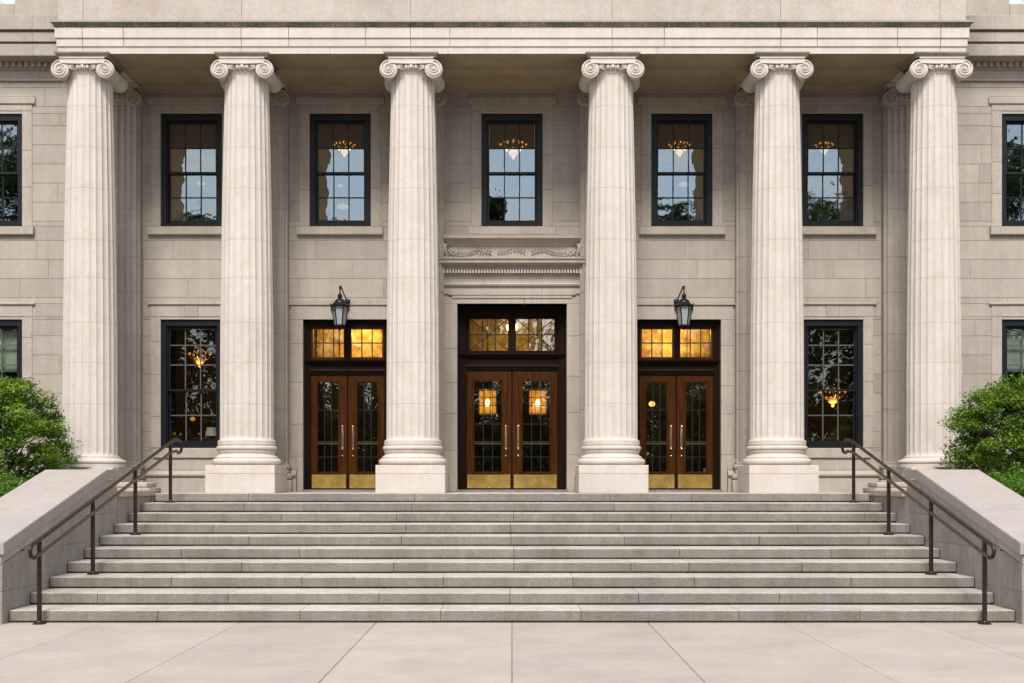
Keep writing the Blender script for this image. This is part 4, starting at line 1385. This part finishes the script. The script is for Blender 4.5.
def box_lamp(X, y, z, label):
    t = thing('hall_lamp', label, 'lamp', (X, y, z), 'square lamps behind the central doors')
    b = MB(); w, h = 0.19, 0.25
    for sx in (-1, 1):
        for sy in (-1, 1): b.box(X+sx*w-0.01, X+sx*w+0.01, y+sy*w-0.01, y+sy*w+0.01, z-h, z+h)
    for zz in (z-h, z-h/3, z+h/3, z+h): b.box(X-w-0.01, X+w+0.01, y-w-0.01, y-w+0.01, zz-0.008, zz+0.008)
    b.box(X-w-0.03, X+w+0.03, y-w-0.03, y+w+0.03, z+h, z+h+0.03)
    for xx in (-w/3, w/3): b.box(X+xx-0.006, X+xx+0.006, y-w-0.008, y-w, z-h, z+h)
    b.tube([(X, y, z+h), (X, y, 5.6)], 0.012, 6)
    rel(b.build('frame', 'gilt'), t)
    b = MB(); b.ball((X, y, z-0.02), 0.045, 12, 10, sz=1.7)
    rel(b.build('bulb', 'lit', smooth=60), t)
    b = MB(); b.box(X-w+0.015, X+w-0.015, y+w-0.02, y+w-0.012, z-h, z+h)
    rel(b.build('glass', 'lit_amber'), t)
box_lamp(-0.52, 27.6, EYE+(480-402)*27.6/1300, 'square glowing gold lamp seen through the left leaf of the central door')
box_lamp(0.55, 27.6, EYE+(480-402)*27.6/1300, 'square glowing gold lamp seen through the right leaf of the central door')

def globe(X, y, z, r, label, cat='lamp', name='ceiling_lamp', drop=5.6, mat='lit', grp=None):
    t = thing(name, label, cat, (X, y, z), grp)
    b = MB(); b.tube([(X, y, z+r*0.7), (X, y, drop)], 0.012, 6); b.lathe([(r*0.5, z+r*0.72), (r*0.62, z+r*0.8), (r*0.3, z+r*1.0), (0.02, z+r*1.1)], X, y, 20)
    rel(b.build('rod', 'gilt', smooth=40), t)
    b = MB(); b.ball((X, y, z), r, 20, 12, sz=0.8)
    rel(b.build('shade', mat, smooth=60), t)
    if r > 0.12:
        L = bpy.data.lights.new('lamp_light', 'POINT'); L.energy = 23 if abs(X) > 1 else 9; L.color = (1.0, 0.80, 0.42); L.shadow_soft_size = 0.15
        lo = bpy.data.objects.new('lamp_light', L); C.objects.link(lo); lo.location = (X, y, z-0.22); rel(lo, t)
for s, w in ((-1, 'left'), (1, 'right')):
    globe(s*3.31+0.1, 27.75, 5.22, 0.13, 'round glowing lamp high behind the transom of the %s side door' % w, grp='hanging lamps behind the transoms')
globe(0.0, 28.6, 5.2, 0.13, 'round glowing lamp high behind the transom of the central doorway', grp='hanging lamps behind the transoms')
globe(2.97, 27.6, EYE+(480-404)*27.6/1300, 0.07, 'small glowing lamp seen through the left leaf of the right side door', name='pendant_lamp', mat='lit_pend')
globe(-6.78, 27.6, EYE+(480-419)*27.6/1300, 0.055, 'tiny amber pendant lamp behind the lower left window', name='pendant_lamp', mat='lit_soft')

def table(X, y, label, with_lamp):
    t = thing('table', label, 'table', (X, y, LAND), 'tables behind the lower windows')
    b = MB(); b.cbox(X-0.7, X+0.7, y-0.4, y+0.4, LAND+1.08, LAND+1.12, 0.01)
    rel(b.build('tabletop', 'wood'), t)
    for sx in (-1, 1):
        for sy in (-1, 1):
            b = MB(); b.box(X+sx*0.62-0.03, X+sx*0.62+0.03, y+sy*0.33-0.03, y+sy*0.33+0.03, LAND, LAND+1.08)
            rel(b.build('leg', 'wood'), t)
    t2 = thing('table_decor', ('glowing gold centrepiece on the table behind the lower %s window' % ('left' if X < 0 else 'right')), 'centrepiece', (X, y, LAND+1.12))
    b = MB()
    for k in range(9):
        xx = X + random.uniform(-0.42, 0.42); yy_ = y - random.uniform(-0.2, 0.3)
        hh = LAND + 1.16 + random.uniform(0, 0.09)
        b.ball((xx, yy_, hh), random.uniform(0.007, 0.014), 8, 6)
    o = b.build('candles', 'lit_soft'); rel(o, t2)
    b = MB(); b.tube([(X-0.5, y-0.1, LAND+1.13), (X+0.5, y-0.1, LAND+1.13)], 0.012, 6)
    rel(b.build('tray', 'gilt'), t2)
table(-6.9, 28.0, 'dark wooden table behind the lower left portico window', True)
table(6.8, 28.0, 'dark wooden table behind the lower right portico window', False)
t = thing('table_lamp', 'table lamp with a pale shade behind the lower left window', 'lamp', (-6.43, 27.8, LAND+1.12))
b = MB(); b.lathe([(0.06, LAND+1.12), (0.02, LAND+1.15), (0.02, LAND+1.2)], -6.43, 27.8, 12); rel(b.build('stand', 'gilt'), t)
b = MB(); b.lathe([(0.13, LAND+1.18), (0.10, LAND+1.36)], -6.43, 27.8, 20); rel(b.build('shade', 'linen', smooth=40), t)
def roller(sx, label):
    # pale blind in the lower wing windows
    pass

# ------------------------------------------------------------------ planting
def leaves(name, mat, centers, radii, per, size, parent, rng, tint_lo=0.0, tint_hi=1.15, flat=0.6, squash=0.75, core=None):
    P = []; Tn = []
    for c, r in zip(centers, radii):
        base = rng.uniform(tint_lo, tint_hi)
        d = rng.normal(0, 1, (per, 3)); d /= np.linalg.norm(d, axis=1)[:, None]
        rad = r*rng.uniform(0.25, 1.0, (per, 1))**0.6
        p = np.array(c) + d*rad*np.array([1, 1, squash])
        P.append(p)
        Tn.append(np.clip(base*0.55 + 0.30*(d[:, 2]*0.5+0.5)*0 + rng.uniform(0.0, 0.45, per), 0, 1))
    P = np.concatenate(P); Tn = np.concatenate(Tn); n = len(P)
    a = rng.normal(0, 1, (n, 3)); a /= np.linalg.norm(a, axis=1)[:, None]
    up = np.array([0, 0, 1.0]) + rng.normal(0, flat, (n, 3))
    bvec = np.cross(up, a); bvec /= np.linalg.norm(bvec, axis=1)[:, None]
    a = np.cross(bvec, up); a /= np.linalg.norm(a, axis=1)[:, None]
    s = size*rng.uniform(0.6, 1.25, (n, 1))
    v0 = P - a*s; v1 = P + bvec*s*0.48 + np.array([0, 0, 1])*s*0.12; v2 = P + a*s; v3 = P - bvec*s*0.48 + np.array([0, 0, 1])*s*0.12
    V = np.stack([v0, v1, v2, v3], 1).reshape(-1, 3)
    me = bpy.data.meshes.new(name)
    me.vertices.add(4*n); me.vertices.foreach_set('co', V.astype(np.float32).ravel())
    me.loops.add(4*n); me.loops.foreach_set('vertex_index', np.arange(4*n, dtype=np.int32))
    me.polygons.add(n); me.polygons.foreach_set('loop_start', np.arange(0, 4*n, 4, dtype=np.int32))
    me.update(calc_edges=True)
    at = me.attributes.new('tint', 'FLOAT', 'FACE'); at.data.foreach_set('value', Tn.astype(np.float32))
    me.materials.append(M[mat])
    o = bpy.data.objects.new(name, me); C.objects.link(o)
    if parent: rel(o, parent)
    return o

BED = 0.9
for s in (-1, 1):
    a, c = sorted((s*(XO+0.02), s*30.0))
    b = MB(); b.box(a, c, 18.3, WALL-0.17, -0.1, BED)
    o = struct(b.build('planting_bed', 'soil'))
    b = MB()
    x = XO+0.02
    while x < 29:
        e = x + random.uniform(1.3, 1.9)
        a, c = sorted((s*(x+0.003), s*(e-0.003)))
        b.cbox(a, c, 18.0, 18.3, -0.1, BED-0.05, 0.008, tint=random.uniform(0.93, 1.05)); 
        b.cbox(a, c, 17.95, 18.36, BED-0.047, BED+0.06, 0.01, tint=random.uniform(0.95, 1.05))
        x = e
    tag(b.build('retaining_wall', 'cheek'), 'low grey granite wall holding the planting bed on the %s' % ('left' if s < 0 else 'right'), 'wall', 'low walls of the planting beds')

def shrub(s, label, seed):
    rng = np.random.default_rng(seed)
    X, Y, Z0 = (-9.05 if s < 0 else 9.14), 22.5, BED
    t = thing('shrub', label, 'shrub', (X, Y, Z0), 'rounded green shrubs beside the portico')
    b = MB()
    cs, rs = [], []
    for i in range(370):
        # layered fans of twigs: clusters lie in tiers, with gaps between them
        u = rng.uniform(-1, 1); ang = rng.uniform(0, 2*PI)
        zr_ = rng.uniform(-1.0, 1.0)
        prof = math.sqrt(max(0.05, 1-abs(zr_)**2.2))
        rr = prof*rng.uniform(0.45, 1.0)**0.5 * (1+0.13*math.sin(3*ang+seed)+0.08*math.sin(7*ang+zr_*5))
        tier = round(zr_*4.2)/4.2*0.5 + zr_*0.5 + rng.normal(0, 0.05)
        top = 0.12*math.sin(ang*2+1)
        c = (X+math.cos(ang)*1.46*rr, Y+math.sin(ang)*1.05*rr, 2.42+tier*1.08+top*0.3)
        if c[2] > 3.56: continue
        if abs(c[0]) < 7.52 and c[2] < 2.3: continue
        cs.append(c); rs.append(rng.uniform(0.17, 0.30))
    leaves('foliage', 'leaf', cs, rs, 130, 0.036, t, rng, squash=0.5)
    # loose outer sprigs
    cs2 = [(c[0]+(c[0]-X)*0.13, c[1]+(c[1]-Y)*0.13, c[2]+0.05) for c in cs[::3]]
    leaves('sprigs', 'leaf', cs2, [0.20]*len(cs2), 40, 0.030, t, rng, 0.5, 1.0, squash=0.6)
    for i in range(9):
        ang = 2*PI*i/9+0.3
        ex = (X+math.cos(ang)*0.9, Y+math.sin(ang)*0.7, 2.3+0.5*math.sin(i*2.1))
        b.tube([(X+math.cos(ang)*0.1, Y+math.sin(ang)*0.1, Z0-0.05), (X+math.cos(ang)*0.3, Y+math.sin(ang)*0.3, Z0+0.7), ex], [0.04, 0.028, 0.008], 7)
    for c in cs[::4]:
        b.tube([(X+(c[0]-X)*0.25, Y+(c[1]-Y)*0.25, c[2]-0.45), (X+(c[0]-X)*0.65, Y+(c[1]-Y)*0.65, c[2]-0.15), c], [0.018, 0.012, 0.004], 5)
    rel(b.build('stems', 'bark'), t)
shrub(-1, 'tall loose green shrub in front of the leftmost column', 11)
shrub(1, 'tall loose green shrub in front of the rightmost column', 23)
def hedge(s, label, seed):
    rng = np.random.default_rng(seed)
    t = thing('hedge', label, 'hedge', (s*9.3, 20.8, BED), 'low hedges behind the sloping walls')
    cs = []
    for i in range(230):
        x = s*rng.uniform(7.72, 11.2); y = rng.uniform(19.2, 22.0)
        z = 1.30 + rng.uniform(0, 0.60) + 0.05*math.sin(x*4) + 0.04*math.sin(y*5)
        cs.append((x, y, z))
    leaves('foliage', 'leaf_hedge', cs, [0.24]*len(cs), 110, 0.030, t, rng, 0.2, 1.0, squash=0.7)
    b = MB()
    for i in range(14):
        x = s*(7.9+i*0.24); y = 19.6+(i % 4)*0.6
        b.tube([(x, y, BED-0.03), (x+0.04, y+0.03, 1.3), (x+0.1, y, 1.7)], [0.02, 0.014, 0.005], 5)
    rel(b.build('stems', 'bark'), t)
hedge(-1, 'low bright green hedge below the left shrub', 5)
hedge(1, 'low bright green hedge below the right shrub', 6)

# ------------------------------------------------------------------ trees across the street (they show as reflections in the glass)
def tree_master(H, R_, seed, conifer=False):
    rng = np.random.default_rng(seed)
    t = thing('tree', '', 'tree', (0, 0, 0))
    b = MB(); b.tube([(0, 0, -0.15), (0.05, 0, H*0.25), (0.0, 0.06, H*0.55), (0, 0, H*0.9)], [0.30, 0.22, 0.14, 0.03], 10)
    cs, rs = [], []
    for i in range(110):
        ang = rng.uniform(0, 2*PI)
        if conifer:
            h = rng.uniform(0.06, 1)**1.0; rr = (1-h)*R_*rng.uniform(0.5, 1); z = H*h
        else:
            h = rng.uniform(-1, 1); rr = R_*math.sqrt(1-h*h*0.9)*rng.uniform(0.3, 1)**0.5; z = H*0.56 + h*H*0.44
        c = (math.cos(ang)*rr, math.sin(ang)*rr, max(z, 1.2)); cs.append(c); rs.append(rng.uniform(0.8, 1.3) if not conifer else rng.uniform(0.4, 0.8))
        if i % 5 == 0: b.tube([(0, 0, c[2]*0.75), (c[0]*0.5, c[1]*0.5, c[2]*0.92), c], [0.09, 0.05, 0.02], 5)
    b.build('trunk', 'bark', t)
    o = leaves('crown', 'leaf_tree', cs, rs, 260, 0.15, None, rng, squash=0.8); o.parent = t
    return t
masters = [tree_master(13.0, 3.2, 1), tree_master(14.5, 3.6, 2), tree_master(12.0, 2.3, 3, True)]
first = [True]*3
tl = [(-24, -9, 1, 1.22), (-19, -7, 0, 1.18), (-13.6, -8, 0, 1.06), (-10.6, -8, 1, 0.84), (-8.0, -8.5, 1, 0.93), (-4.6, -7.5, 2, 0.86), (-1.3, -8, 2, 1.28), (3.0, -8, 0, 0.72),
      (7.6, -8, 0, 1.08), (10.6, -9.5, 2, 0.90), (14.4, -8, 1, 1.02), (19.5, -9, 1, 1.12), (24.5, -7, 1, 1.2)]
rngw = np.random.default_rng(77)
wc = [(rngw.uniform(-45, 45), rngw.uniform(-19, -14), rngw.uniform(0.3, 4.6)) for _ in range(420)]
wo = leaves('woodland', 'leaf_tree', wc, [1.5]*len(wc), 60, 0.42, None, rngw, squash=0.9)
wo['kind'] = 'stuff'; wo['label'] = 'dark belt of woodland beyond the street, mirrored in the glass'; wo['category'] = 'woodland'
words = ['outer left', 'far left', 'left conifer', 'left round', 'left middle', 'small left conifer', 'central conifer', 'small central', 'right conifer', 'right round', 'right middle', 'far right', 'outer right']
for (x, y, m, sc_), w in zip(tl, words):
    t = masters[m] if first[m] else copy_tree(masters[m])
    first[m] = False
    t.location = (x, y, -0.13); t.scale = (sc_, sc_, sc_); t.rotation_euler = (0, 0, x*1.7)
    t['label'] = 'dark street tree mirrored in the windows, %s of the row' % w
    t['category'] = 'tree'; t['group'] = 'street trees across the road'
